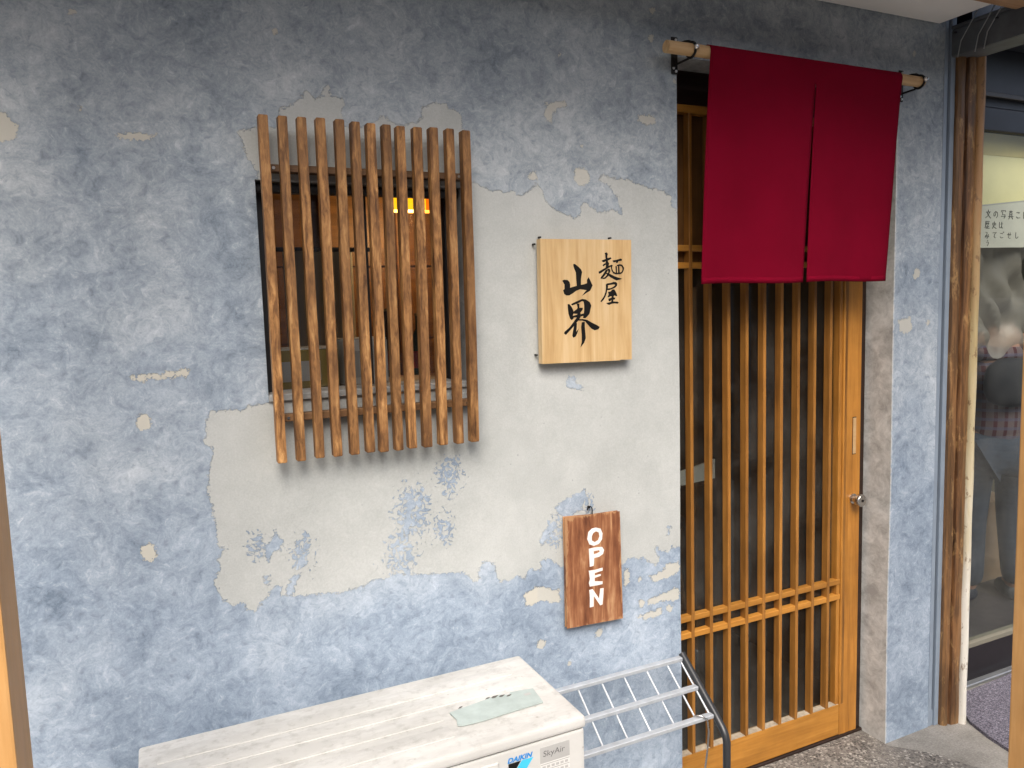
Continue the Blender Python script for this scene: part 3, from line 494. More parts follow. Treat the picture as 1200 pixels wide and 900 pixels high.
# ------------------------------------------------------------------ the shop wall
OX0, OX1, OZ1 = 1.382, 2.275, 2.28          # doorway
WX0, WX1, WZ0, WZ1 = 0.231, 0.722, 1.398, 1.897
PX1 = 2.502                                  # right end of the wall
def sdf(poly, X, Zc):
    P = np.array(poly); Q = np.roll(P, -1, 0); d = np.full(X.shape, 9.0); ins = np.zeros(X.shape, bool)
    for (ax, az), (bx, bz) in zip(P, Q):
        ex, ez = bx - ax, bz - az; L = ex * ex + ez * ez + 1e-12
        t = np.clip(((X - ax) * ex + (Zc - az) * ez) / L, 0, 1)
        d = np.minimum(d, np.hypot(X - ax - t * ex, Zc - az - t * ez))
        c = ((az > Zc) != (bz > Zc))
        xi = ex * (Zc - az) / (ez if abs(ez) > 1e-12 else 1e-12) + ax
        ins ^= c & (X < xi)
    return np.where(ins, d, -d)
def build_wall():
    def lines(a, b, st, extra):
        l = list(np.arange(a, b, st)) + [b]
        l = [v_ for v_ in l if all(abs(v_ - e) > st * 0.45 for e in extra)] + list(extra)
        return np.array(sorted(set(round(v_, 5) for v_ in l)))
    xs = np.concatenate([[-3.0, -2.0, -1.0], lines(-0.5, PX1, 0.006, (WX0, WX1, OX0, OX1))])
    zs = lines(0.0, 2.62, 0.006, (WZ0, WZ1, OZ1))
    X, Zc = np.meshgrid(xs, zs)
    pe = np.full(X.shape, -9.0)
    for p in PEEL: pe = np.maximum(pe, sdf(p, X, Zc))
    isl = np.full(X.shape, -9.0)
    for p in PEEL[2:]: isl = np.maximum(isl, sdf(p, X, Zc))
    for x, z, r in DOTS:
        dd = r - np.hypot(X - x, Zc - z); pe = np.maximum(pe, dd); isl = np.maximum(isl, dd)
    for p in LEFT: pe = np.minimum(pe, -sdf(p, X, Zc))
    pe = np.clip(pe, -0.05, 0.05)
    spk = np.zeros(X.shape)
    for x, z, r in SPECK: spk = np.maximum(spk, np.clip(1.4 * (1 - np.hypot((X - x) * 1.15, (Zc - z) * 0.8) / r), 0, 1))
    cream = np.clip((isl + 0.012) / 0.012, 0, 1) * np.where(X < 0.9, 0.9, 0.55)
    arris = np.clip(1 - np.abs(X - OX1) / 0.007, 0, 1) * (Zc < OZ1) * 0.9
    nz, nx = X.shape
    idx = np.arange(nz * nx).reshape(nz, nx)
    cxm = (xs[:-1] + xs[1:]) / 2; czm = (zs[:-1] + zs[1:]) / 2
    CX, CZ = np.meshgrid(cxm, czm)
    hole = ((CX > OX0) & (CX < OX1) & (CZ < OZ1)) | ((CX > WX0) & (CX < WX1) & (CZ > WZ0) & (CZ < WZ1))
    q = np.stack([idx[:-1, :-1], idx[:-1, 1:], idx[1:, 1:], idx[1:, :-1]], -1)[~hole]
    rng = np.random.default_rng(3)
    # the plaster is not dead flat: slow undulation of a millimetre or two
    yy = 0.0012 * np.sin(X * 5.1 + 1.3 * np.sin(Zc * 3.7)) + 0.0010 * np.sin(Zc * 6.3 + X * 2.1)
    verts = np.stack([X, yy, Zc], -1).reshape(-1, 3)
    att = {'peel': pe.ravel(), 'speck': spk.ravel(), 'cream': cream.ravel(), 'arris': arris.ravel(), 'reveal': np.zeros(nz * nx)}
    V = [tuple(v_) for v_ in verts]; F = [tuple(int(i) for i in f) for f in q]
    ex = {k: list(a) for k, a in att.items()}
    def strip(pts, depth, rev):
        base = len(V); m_ = len(pts)
        for (x, z) in pts:
            y0 = 0.0012 * math.sin(x * 5.1 + 1.3 * math.sin(z * 3.7)) + 0.0010 * math.sin(z * 6.3 + x * 2.1)
            V.append((x, y0, z)); ex['peel'].append(-0.05); ex['speck'].append(0); ex['cream'].append(0); ex['arris'].append(0.8 if rev and x > 2 else 0); ex['reveal'].append(rev)
        for (x, z) in pts:
            V.append((x, 0.006, z)); ex['peel'].append(-0.05); ex['speck'].append(0); ex['cream'].append(0); ex['arris'].append(0.0); ex['reveal'].append(rev)
        for (x, z) in pts:
            V.append((x, depth, z)); ex['peel'].append(-0.05); ex['speck'].append(0); ex['cream'].append(0); ex['arris'].append(0); ex['reveal'].append(rev)
        for k in range(2):
            for i in range(m_ - 1): F.append((base + k * m_ + i, base + k * m_ + i + 1, base + (k + 1) * m_ + i + 1, base + (k + 1) * m_ + i))
    zl = [float(z) for z in zs if z <= OZ1 + 1e-6][::4]
    if zl[-1] < OZ1: zl.append(OZ1)
    strip([(OX0, z) for z in zl], 0.10, 1.0)
    strip([(OX1, z) for z in zl], 0.16, 1.0)
    strip([(OX0, OZ1), (1.6, OZ1), (1.9, OZ1), (OX1, OZ1)], 0.10, 0.6)
    strip([(WX0, WZ0), (WX0, WZ1)], 0.10, 0.6); strip([(WX1, WZ0), (WX1, WZ1)], 0.10, 0.6)
    strip([(WX0, WZ1), (WX1, WZ1)], 0.10, 0.6); strip([(WX0, WZ0), (WX1, WZ0)], 0.10, 1.0)
    strip([(PX1, 0.0), (PX1, 2.62)], 0.10, 0.0)
    me = bpy.data.meshes.new('shop_wall'); me.from_pydata(V, [], F)
    for k, a in ex.items():
        at = me.attributes.new(k, 'FLOAT', 'POINT'); at.data.foreach_set('value', np.array(a, dtype=np.float32))
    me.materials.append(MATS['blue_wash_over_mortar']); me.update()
    o = bpy.data.objects.new('shop_wall', me); COL.objects.link(o)
    return tag(o, 'blue washed shop wall with a large peeled patch of bare grey mortar', 'wall')
build_wall()
# storey above and the rest of the building, out of the picture
structure(MB().box(-6, 6, 0.02, 6, 2.66, 6.0).build('upper_storey', 'upper_cladding'))

# eaves over the wall: white soffit and timber fascia
sf = recentre(MB().box(-3.0, 2.467, -0.256, -0.0035, 2.5, 2.53, 0.002).build('soffit_panel', 'soffit_white'))
tag(sf, 'white painted eaves soffit panel meeting the top of the blue wall', 'soffit')
fb = recentre(MB().box(-3.0, 2.464, -0.326, -0.2575, 2.456, 2.62, 0.004).build('fascia_board', 'fascia_wood'))
tag(fb, 'brown timber fascia board along the front of the white soffit', 'fascia')

cn = thing('added_shade_canopy', (1.0, -.4, 2.63), 'unseen boarded canopy added on the two orange posts to shade the wall', 'canopy')  # unseen canopy, added to darken the upper wall and the curtain
for k in range(4): MB().box(-1.2, 3.0, -.33 - (k + 1) * .10, -.333 - k * .10, 2.66, 2.684, 0.002).build('plank', 'fascia_wood', cn)
MB().box(-1.2, 3.0, -.73, -.3315, 2.685, 2.70).build('shade_sheet', 'grey_arm_paint', cn)
MB().box(-1.2, 2.70, -.331, .015, 2.685, 2.70).build('shade_sheet', 'grey_arm_paint', cn)  # strip added behind it to keep sky light off the wall end
MB().box(-1.2, 3.0, -.66, -.545, 2.585, 2.659, 0.004).build('beam', 'post_wood', cn)

# ------------------------------------------------------------------ inside of the noodle shop
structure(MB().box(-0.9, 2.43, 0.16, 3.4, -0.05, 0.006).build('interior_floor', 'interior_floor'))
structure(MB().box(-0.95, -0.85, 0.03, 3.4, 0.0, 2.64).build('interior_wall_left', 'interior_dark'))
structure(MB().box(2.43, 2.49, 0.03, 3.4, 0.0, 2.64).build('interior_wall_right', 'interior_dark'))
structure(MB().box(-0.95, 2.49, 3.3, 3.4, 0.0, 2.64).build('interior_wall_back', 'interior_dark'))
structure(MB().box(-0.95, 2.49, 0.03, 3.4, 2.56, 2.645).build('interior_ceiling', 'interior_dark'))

t = thing('wall_panelling', (0.6, 1.3, 1.2), 'warm brown board panelling on the inside wall behind the slatted window', 'panelling')
zz = 1.18
for h in (0.30, 0.30, 0.30, 0.14, 0.135, 0.13):
    MB().box(0.10, 1.34, 1.28, 1.30, zz, zz + h - 0.006, 0.002).build('board', 'panel_wood', t); zz += h
for x in (0.10, 0.62, 0.93, 1.24): MB().box(x, x + 0.045, 1.255, 1.279, 1.10, 2.3, 0.002).build('upright', 'panel_wood', t)
MB().box(0.08, 1.36, 1.30, 1.33, 0.2, 2.5).build('backing', 'panel_wood', t)
t = thing('pendant_lamp', (0.9, 0.98, 1.97), 'lit amber box lamp glowing behind the upper window slats', 'lamp')
MB().box(0.80, 1.00, 0.95, 1.05, 2.0265, 2.04, 0.002).build('lamp_cap', 'dark_frame_wood', t)
MB().box(0.835, 0.958, 0.955, 1.045, 1.966, 2.026).build('lamp_shade', 'lit_lamp_glass', t)
MB().box(0.9585, 0.999, 0.955, 1.045, 1.966, 2.026).build('lamp_shade', 'lit_lamp_orange', t)
MB().tube([(0.9, 1.0, 2.04), (0.9, 1.0, 2.555)], 0.006).build('stem', 'black_iron', t)
ll = bpy.data.lights.new('lamp_glow', 'POINT'); ll.energy = 3.0; ll.color = (1.0, 0.62, 0.28); ll.shadow_soft_size = 0.04
lo = bpy.data.objects.new('lamp_glow', ll); COL.objects.link(lo); lo.location = (0.9, 1.0, 1.92)
t = thing('kitchen_counter', (0.6, 0.8, 0), 'dim kitchen counter with dark timber top inside the slatted window', 'counter')
MB().box(0.30, 1.30, 0.62, 1.10, 1.305, 1.345, 0.004).build('counter_top', 'counter_wood', t)
MB().box(0.33, 1.27, 0.66, 1.06, 0.0, 1.304).build('counter_body', 'steel_panel', t)
MB().box(0.80, 1.28, 0.632, 0.659, 1.06, 1.30, 0.003).build('door_panel', 'steel_panel', t)
def bottle(x, y, z, h, mat, label):
    b = thing('bottle', (x, y, z), label, 'bottle')
    r = h * 0.14
    MB().lathe([(r * .9, 0), (r, 0.01), (r, h * .6), (r * .4, h * .78), (r * .36, h * .97)], (x, y, z), 14).build('glass_body', mat, b, True)
    MB().lathe([(r * .46, h * .965), (r * .46, h)], (x, y, z), 12).build('cap', 'yellow_box', b)
    MB().lathe([(r * 1.02, h * .2), (r * 1.02, h * .45)], (x, y, z), 14).build('paper_label', 'red_label', b, True)
bottle(0.72, 0.75, 1.345, 0.26, 'bottle_brown', 'leftmost brown bottle on the dim counter behind the window slats')
bottle(0.86, 0.80, 1.345, 0.24, 'bottle_green', 'green bottle between two brown bottles on the dim kitchen counter')
bottle(0.98, 0.74, 1.345, 0.27, 'bottle_brown', 'rightmost brown bottle on the dim counter behind the window slats')
def carton(x0, x1, y0, y1, z0, z1, mat, label):
    o = thing('carton', ((x0 + x1) / 2, (y0 + y1) / 2, z0), label, 'box')
    MB().box(x0, x1, y0, y1, z0, z1, 0.003).build('box_body', mat, o)
    MB().box(x0 + 0.002, x1 - 0.002, y0 + 0.002, y1 - 0.002, z1, z1 + 0.004, 0.001).build('lid_flap', 'white_box', o)
    MB().box(x0 + 0.02, x1 - 0.05, y0 - 0.002, y0, z0 + 0.02, z1 - 0.03).build('print_panel', 'sticker_silver', o)
carton(0.28, 0.46, 0.30, 0.44, 1.396, 1.50, 'yellow_box', 'yellow carton in the lower left of the slatted window')
carton(0.475, 0.60, 0.30, 0.42, 1.396, 1.52, 'white_box', 'white carton standing beside the yellow carton inside the window')
t = thing('window_ledge', (0.48, 0.35, 1.30), 'dark inside ledge below the slatted window carrying cartons', 'ledge')
MB().box(0.05, 0.78, 0.135, 0.50, 1.36, 1.394, 0.003).build('board', 'counter_wood', t)
for x in (0.12, 0.70): MB().box(x, x + 0.03, 0.135, 0.45, 1.26, 1.359).build('bracket', 'counter_wood', t)
t = thing('hanging_cloth', (0.5, 0.9, 1.5), 'pale pinkish cloth hanging inside behind the left window slats', 'cloth')
m = MB(); g = []
for j in range(12):
    g.append([m.b.verts.new((0.42 + i * 0.016, 0.9 + 0.012 * math.sin(i * 1.3), 1.48 + j * 0.03)) for i in range(16)])
for j in range(11):
    for i in range(15): m.b.faces.new((g[j][i], g[j][i + 1], g[j + 1][i + 1], g[j + 1][i]))
m.build('cloth_sheet', 'note_paper', t, True)
MB().tube([(0.36, 0.9, 1.815), (0.72, 0.9, 1.815)], 0.008).build('hanging_bar', 'black_iron', t)
for x in (0.38, 0.70): MB().tube([(x, 0.9, 1.815), (x, 0.9, 2.56)], 0.003, 6).build('cord', 'black_iron', t)

# things seen dimly through the door glass
t = thing('partition_screen', (1.62, 0.75, 0), 'dark slate partition standing inside behind the left door bars', 'partition')
MB().box(1.50, 1.93, 0.90, 0.93, 0.05, 1.62, 0.003).build('panel', 'slate_panel', t)
MB().box(1.48, 1.95, 0.885, 0.945, 1.621, 1.66, 0.003).build('top_rail', 'steel_panel', t)
for x in (1.48, 1.93): MB().box(x, x + 0.02, 0.885, 0.945, 0.006, 1.62).build('post', 'dark_frame_wood', t)
t = thing('dining_counter', (2.0, 1.6, 0), 'low dark dining counter inside beyond the door glass', 'counter')
MB().box(1.40, 2.42, 1.7, 2.1, 0.72, 0.76, 0.004).build('counter_top', 'counter_wood', t)
MB().box(1.45, 2.42, 1.85, 1.89, 0.006, 0.719).build('front_panel', 'steel_panel', t)
def stool(x, y, label):
    s_ = thing('stool', (x, y, 0.006), label, 'stool', 'stools at the dining counter')
    MB().lathe([(0.15, 0), (0.16, 0.015), (0.16, 0.04), (0.13, 0.055)], (x, y, 0.45), 20).build('seat', 'dark_cloth', s_, True)
    for k in range(4):
        a = k * math.pi / 2 + 0.78
        MB().tube([(x + .10 * math.cos(a), y + .10 * math.sin(a), .45), (x + .16 * math.cos(a), y + .16 * math.sin(a), .006)], 0.012, 8).build('leg', 'counter_wood', s_)
stool(2.02, 1.45, 'nearest black topped stool beyond the left door bars')
stool(2.28, 1.40, 'black topped stool nearest the right stile of the door')
t = thing('paper_bundle', (1.9, 0.55, 0.9), 'white folded paper seen low through the door bars', 'paper')
MB().poly([[(1.72, 0.0), (1.98, 0.03), (2.06, 0.045), (2.06, -0.035), (1.88, -0.04)]], lambda u, v, d: (u, 0.62 + d + (u - 1.72) * 0.1, 0.905 + v), 0.012).build('front_sheet', 'note_paper', t)
MB().box(1.76, 2.04, 0.64, 0.80, 0.855, 0.865).build('tray', 'dark_frame_wood', t)
for x in (1.78, 2.0): MB().tube([(x, 0.72, 0.855), (x, 0.72, 0.006)], 0.01, 8).build('leg', 'black_iron', t)

# ------------------------------------------------------------------ window behind the slats
t = thing('shop_window', (0.48, 0.08, WZ0), 'dark framed window recessed behind the wooden slats', 'window')
fr = 0.016
for nm, a in (('frame_head', (WX0 + .0005, WX1 - .0005, .055, .10, WZ1 - fr, WZ1 - .0005)), ('frame_jamb', (WX0 + .0005, WX0 + .02, .06, .10, WZ0 + .0185, WZ1 - fr - .0005)), ('frame_jamb', (WX1 - .026, WX1 - .0005, .06, .10, WZ0 + .0185, WZ1 - fr - .0005)), ('sash_stile', (0.470, 0.498, .075, .095, WZ0 + .0185, WZ1 - fr - .0005))):
    MB().box(*a, 0.002).build(nm, 'window_frame_dark', t)
MB().box(WX0 + .0005, WX1 - .0005, -0.008, .10, WZ0 + .0005, WZ0 + .018, 0.003).build('sill', 'sill_cement', t)
MB().tube([(WX0 + .002, 0.03, WZ1 - .013), (WX1 - .002, 0.03, WZ1 - .013)], 0.011, 12).build('blind_roll', 'window_frame_dark', t, True)
for x0, x1 in ((WX0 + .0205, 0.4695), (0.4985, WX1 - .0265)): MB().box(x0, x1, .084, .087, WZ0 + .0185, WZ1 - fr - .0005).build('pane', 'window_glass', t)

# ------------------------------------------------------------------ slatted screen over the window
t = thing('slatted_screen', (0.49, -0.03, 1.25), 'brown wooden screen of thirteen upright slats fixed over the window', 'screen')
SW, SD = 0.0203, 0.026
for i, (xt, xb, zt, zb) in enumerate(SLATS):
    L = zt - zb; m = MB()
    r = bmesh.ops.create_cube(m.b, size=1.0); nseg = 10
    bmesh.ops.scale(m.b, vec=(SW * random.uniform(.96, 1.05), SD, L), verts=r['verts'])
    es = [e for e in m.b.edges if abs(e.verts[0].co.z - e.verts[1].co.z) > L * .5]
    bmesh.ops.subdivide_edges(m.b, edges=es, cuts=nseg)
    bmesh.ops.bevel(m.b, geom=[e for e in m.b.edges if len(e.link_faces) == 2 and e.calc_face_angle(0) > 1.0], offset=0.0014, segments=2, affect='EDGES')
    ph = random.uniform(0, 6)
    for v_ in m.b.verts:
        s_ = v_.co.z / L
        v_.co.x += 0.0005 * math.sin(s_ * 6 + ph) + 0.0002 * math.sin(s_ * 23 + ph * 2)
        v_.co.y += 0.0008 * math.sin(s_ * 5 + ph * 1.7)
    o = m.build('slat', 'slat_wood', t, True)
    o.location = Vector(((xt + xb) / 2, -0.055 + SD / 2 + random.uniform(-.001, .001), (zt + zb) / 2)) - Vector(t.location) * 0
    o.rotation_euler = (0, math.atan2(xt - xb, L), 0)
for z0, z1 in ((1.9105, 1.9265), (1.3545, 1.3715)):
    rl = MB().box(0.243, 0.728, -0.0295, -0.003, z0, z1, 0.0015).build('rail', 'rail_wood', t)
    for x in (0.268, 0.704): MB().lathe([(0.0035, 0), (0.003, 0.0015)], (x, -0.0312, (z0 + z1) / 2), 10, 'y').build('screw', 'brushed_nickel', rl)

# ------------------------------------------------------------------ sliding door
t = thing('sliding_door', (1.8, 0.12, 0.01), 'orange wooden sliding door with upright lattice bars and dark glass', 'door')
DY = 0.10
MB().box(2.160, 2.2465, DY, DY + .036, 0.012, 2.185, 0.003, 2).build('stile', 'door_wood', t)
MB().box(1.30, 1.38, DY + .0005, DY + .036, 0.012, 2.185, 0.003, 2).build('stile', 'door_wood', t)
br = MB().box(1.3805, 2.1595, DY + .001, DY + .036, 0.014, 0.128, 0.003, 2).build('bottom_rail', 'door_rail_wood', t)
MB().box(1.382, 2.158, DY + .003, DY + .029, 0.1282, 0.1302).build('dust', 'dust', br)
MB().box(1.3805, 2.1595, DY + .001, DY + .036, 2.160, 2.184, 0.003, 2).build('top_rail', 'door_rail_wood', t)
MB().box(2.1445, 2.1595, DY + .004, DY + .036, 0.1285, 2.1595, 0.002).build('inner_bead', 'door_wood', t)
for k in range(11):
    x = 1.506 + 0.0741 * (k - 1)
    MB().box(x - .0062, x + .0062, DY - .001, DY + .0265, 0.1285, 2.1595, 0.0015).build('lattice_bar', 'bar_wood', t)
for z in (1.760, 1.708, 0.588, 0.532):
    MB().box(1.3808, 2.1592, DY + .0015, DY + .0255, z - .0095, z + .0095, 0.0015).build('cross_rail', 'door_rail_wood', t)
MB().box(1.375, 2.15, DY + .0275, DY + .0305, 0.12, 1.70).build('glass_pane', 'door_glass', t)
MB().box(1.375, 2.15, DY + .0275, DY + .0335, 1.7005, 2.17).build('upper_panel', 'transom_wood', t)
kn = MB().lathe([(0.018, 0.0), (0.018, -0.004), (0.0125, -0.006), (0.0125, -0.02), (0.0215, -0.023), (0.0225, -0.038), (0.0195, -0.0415), (0.0, -0.042)], (2.213, DY, 0.884), 24, 'y').build('knob', 'brushed_nickel', t, True)
MB().lathe([(0.005, 0), (0.005, -0.001)], (2.213, DY - .0422, 0.884), 10, 'y').build('keyhole', 'black_iron', kn)
fp = MB().box(2.2060, 2.2240, DY - .0006, DY + .004, 1.043, 1.177, 0.0004).build('finger_pull', 'dark_frame_wood', t)
MB().box(2.2080, 2.2232, DY - .0016, DY - .0007, 1.046, 1.174, 0.0004).build('pull_plate', 'rod_wood', fp)
t = thing('door_frame', (1.8, 0.12, 0), 'dark timber frame and floor track round the sliding door', 'door frame')
MB().box(1.29, 2.274, .102, .15, 2.186, 2.279, 0.002).build('head', 'dark_frame_wood', t)
MB().box(2.2475, 2.2745, .108, .155, 0.006, 2.1855, 0.002).build('jamb', 'dark_frame_wood', t)
MB().box(1.29, 2.2745, .096, .15, 0.0005, 0.0115, 0.002).build('floor_track', 'dark_frame_wood', t)

# ------------------------------------------------------------------ split curtain, rod and brackets
RY, RZ, RR = -0.060, 2.2805, 0.0165
t = tag(recentre(MB().tube([(1.302 + i * (2.312 - 1.302) / 12, RY, RZ) for i in range(13)], [RR * (1 + .02 * math.sin(i * 2)) for i in range(13)], 20).build('curtain_rod', 'rod_wood', None, True)), 'pale round wooden rod carrying the crimson curtain above the doorway', 'rod')
def bracket(x, label):
    b = thing('rod_bracket', (x, 0, RZ), label, 'bracket', 'iron rod brackets')
    pl = MB().box(x - .011, x + .011, -0.0055, -0.0015, RZ - .050, RZ + .050, 0.0015).build('back_plate', 'black_iron', b)
    for dz in (-.042, -.034, .034, .042): MB().lathe([(0.0042, 0), (0.003, -.0025)], (x + (.004 if dz in (.042, -.042) else -.004), -.0056, RZ + dz), 8, 'y').build('screw', 'brushed_nickel', pl)
    MB().tube([(x, -.0056, RZ + .026), (x + .006, -.016, RZ + .027), (x + .012, -.034, RZ + .029), (x + .014, -.050, RZ + .026), (x + .014, -.058, RZ + .0205)], 0.0042, 8).build('arm', 'black_iron', b, True)
    ring = [(x + .014, RY + math.cos(a) * (RR + .0035), RZ + math.sin(a) * (RR + .0035)) for a in [k * math.pi / 12 for k in range(-4, 21)]]
    MB().tube(ring, 0.0036, 8).build('ring', 'black_iron', b, True)
    MB().tube([(x + .014, RY + .012, RZ - RR - .003), (x + .010, -.03, RZ - .021), (x + .004, -.0056, RZ - .024)], 0.0032, 8).build('brace', 'black_iron', b, True)
    MB().lathe([(0.0075, 0), (0.0075, -.004), (0.005, -.008), (0.0, -.009)], (x + .014, RY - RR - .0055, RZ + .002), 14, 'y').build('clamp_screw', 'bright_screw', b, True)
bracket(1.372, 'black iron bracket holding the left end of the curtain rod')
bracket(2.285, 'black iron bracket holding the right end of the curtain rod')

def noren():
    m = MB(); x0, x1, xm = 1.438, 2.198, 1.834
    prof = []                                        # (y, z) from the back of the sleeve over the rod and down the front
    rr = RR + .0022
    prof += [(RY + rr * .8, RZ - .012)]
    for k in range(0, 11): a = math.pi * k / 10; prof.append((RY + rr * math.cos(a), RZ + rr * math.sin(a)))
    ZB = 1.6465; n_ = 44; zt = RZ - .002
    for k in range(1, n_ + 1):
        s_ = k / n_; prof.append((RY - rr + (0.045) * (s_ ** 0.8) , zt + (ZB - zt) * s_))
    ns = 12 + int(n_ * 0.09)
    def column(xs, side):
        cols = []
        for x in xs:
            col = []
            for j, (y, z) in enumerate(prof):
                s_ = max(0, (RZ - z) / (RZ - ZB)); xx = x
                u = (x - x0) / (x1 - x0)
                y2 = y + s_ * (0.007 * math.sin(u * 9.0 + 0.6) + 0.004 * math.sin(u * 21 + 2 + s_ * 2))
                edge = (x - xm) / (x1 - x0)
                y2 += s_ * 0.006 * math.exp(-(edge ** 2) / .004) * (0.7 if side < 0 else -0.3)
                if abs(x - xm) < 1e-6 and j >= ns: xx = x + side * (0.0012 + 0.0030 * s_)
                xx -= s_ * 0.008 * max(0.0, (x - xm) / (x1 - xm))
                zz = z + (0.002 * math.sin(u * 12) * s_ if j > 13 else 0)
                col.append((xx, y2, zz))
            cols.append(col)
        return cols
    nl = 26
    A = column([x0 + (xm - x0) * i / nl for i in range(nl + 1)], -1)
    B = column([xm + (x1 - xm) * i / nl for i in range(nl + 1)], 1)
    VA = [[m.b.verts.new(p) for p in c] for c in A]; VB = [[m.b.verts.new(p) for p in c] for c in B]
    for j in range(ns):                              # sew the two panels together above the slit
        mid = (VA[-1][j].co + VB[0][j].co) / 2; VA[-1][j].co = mid; VB[0][j].co = mid
    for Vc in (VA, VB):
        for i in range(nl):
            for j in range(len(prof) - 1): m.b.faces.new((Vc[i][j], Vc[i + 1][j], Vc[i + 1][j + 1], Vc[i][j + 1]))
    bmesh.ops.remove_doubles(m.b, verts=m.b.verts, dist=1e-5)
    return m
t = thing('noren_curtain', (1.82, RY, 1.65), 'crimson split curtain hanging over the top of the doorway', 'curtain')
o = noren().build('cloth', 'crimson_cloth', t, True)
sm = o.modifiers.new('thickness', 'SOLIDIFY'); sm.thickness = 0.0014; sm.offset = 0
for xa, xb in ((1.4395, 1.8285), (1.8395, 2.1885)):
    def hy(x):
        u = (x - 1.438) / .766; e = (x - 1.834) / .766
        return RY - (RR + .0022) + .045 + 0.007 * math.sin(u * 9.0 + 0.6) + 0.004 * math.sin(u * 21 + 4) + 0.006 * math.exp(-e * e / .004) * (.7 if x < 1.834 else -.3)
    m = MB(); q = 24; v1 = []; v2 = []
    for i in range(q + 1):
        x = xa + (xb - xa) * i / q; u = (x - 1.438) / .766; dz = .002 * math.sin(u * 12)
        v1.append(m.b.verts.new((x, hy(x) - .0016, 1.6465 + dz))); v2.append(m.b.verts.new((x, hy(x) - .0024, 1.664 + dz)))
    for i in range(q): m.b.faces.new((v1[i], v1[i + 1], v2[i + 1], v2[i]))
    o = m.build('hem', 'crimson_cloth', t, True); sm = o.modifiers.new('thickness', 'SOLIDIFY'); sm.thickness = 0.0012; sm.offset = 0

# ------------------------------------------------------------------ shop name board
SY = -0.032
t = thing('name_board', (1.06, -0.016, 1.446), 'pale plank signboard with four black brushed characters on bare mortar', 'sign')
n1 = 5; bx0, bx1 = 0.921, 1.199
cuts = [bx0 + (bx1 - bx0) * c for c in (0, .17, .40, .585, .80, 1)]
m = MB().poly([[(0.9215, 1.7705), (1.2005, 1.7700), (1.1970, 1.4435), (1.1600, 1.4450), (1.1595, 1.4432), (0.9185, 1.4475)]], lambda u, v, d: (u, SY + d, v), 0.021)
bmesh.ops.bevel(m.b, geom=[e for e in m.b.edges if len(e.link_faces) == 2 and e.calc_face_angle(0) > 1.0], offset=0.0018, segments=2, affect='EDGES')
m.build('board', 'sign_wood', t)
def swell(p, d):
    n_ = len(p); A_ = sum(p[i][0] * p[(i + 1) % n_][1] - p[(i + 1) % n_][0] * p[i][1] for i in range(n_)); sg = 1 if A_ > 0 else -1; q = []
    for i in range(n_):
        a_ = Vector(p[i]) - Vector(p[i - 1]); b_ = Vector(p[(i + 1) % n_]) - Vector(p[i])
        a_.normalize(); b_.normalize(); nn = Vector((a_.y + b_.y, -a_.x - b_.x)) * sg
        nn = nn.normalized() if nn.length > .3 else Vector((0, 0)); q.append((p[i][0] + nn.x * d, p[i][1] + nn.y * d))
    return q
for nm, polys in (('YAMA', YAMA), ('KAI', KAI), ('MEN', MEN), ('YA', YA)):
    m = MB()
    for i, p in enumerate(polys): m.poly([swell(p, 0.0007 if nm in ('MEN', 'YA') else 0.0005)], lambda u, v, d, i=i: (u, SY - .0004 - .00006 * i + d, v))
    m.build('brushed_character', 'ink', t)
for x, z in ((0.932, 1.776), (1.147, 1.776), (0.9145, 1.758), (0.913, 1.470)):
    MB().box(x - .0025, x + .0025, -0.014, -0.002, z - .002, z + .0025, 0.0006).build('clip', 'black_iron', t)

# ------------------------------------------------------------------ OPEN board
OY = -0.024
t = thing('open_board', (1.07, -0.012, 0.71), 'red brown wooden board hanging on a hook and painted OPEN in white', 'sign')
m = MB().poly([[(0.9815, 1.0225), (1.1520, 1.0150), (1.1565, 0.7080), (0.9805, 0.7155)]], lambda u, v, d: (u, OY + d, v), 0.013)
bmesh.ops.subdivide_edges(m.b, edges=m.b.edges[:], cuts=1)
bmesh.ops.bevel(m.b, geom=[e for e in m.b.edges if len(e.link_faces) == 2 and e.calc_face_angle(0) > 1.0], offset=0.0030, segments=3, affect='EDGES')
m.build('board', 'open_board_wood', t)
for l in OPEN: MB().poly([swell(l[0], -0.0007)] + [swell(h_, 0.0005) for h_ in l[1:]], lambda u, v, d: (u, OY - .0007 + d, v), 0.0012).build('painted_letter', 'white_letter_paint', t)
hk = [(1.0715, -0.013, 1.012), (1.0715, -0.013, 1.030)] + [(1.0655 + .006 * math.cos(a), -0.013 + .006 * (a / 3.4), 1.033 + .0085 * math.sin(a)) for a in [k * .34 for k in range(11)]]
MB().tube(hk, 0.0016, 8).build('hook', 'black_iron', t, True)
MB().lathe([(0.004, 0), (0.003, -.006)], (1.066, -.002, 1.038), 8, 'y').build('wall_screw', 'black_iron', t)

# ------------------------------------------------------------------ air conditioner outdoor unit
AX0, AX1, AY0, AY1, AZ = -0.086, 0.804, -0.417, -0.078, 0.700
t = thing('air_conditioner', (0.36, -0.25, 0), 'grimy white outdoor air conditioner unit standing against the wall', 'air conditioner')
MB().box(AX0 + .004, AX1 - .004, AY0 + .003, AY1 - .003, 0.10, 0.672, 0.006, 2).build('casing', 'ac_painted_steel', t)
m = MB().box(AX0, AX1, AY0, AY1, 0.674, AZ, 0.010, 4)
tp = m.build('top_cover', 'ac_painted_steel', t, True)
for y in (-0.145, -0.205, -0.265, -0.335):            # pressed ribs along the lid
    MB().box(AX0 + .035, 0.52 if y < -.25 else AX1 - .06, y - .022, y + .022, AZ - .004, AZ + .0020, 0.0018, 2).build('pressed_rib', 'ac_painted_steel', tp, True)
MB().box(AX0 + .007, AX1 - .007, AY0 + .006, AY1 - .006, 0.6719, 0.6742).build('seam', 'ac_shadow_gap', t)
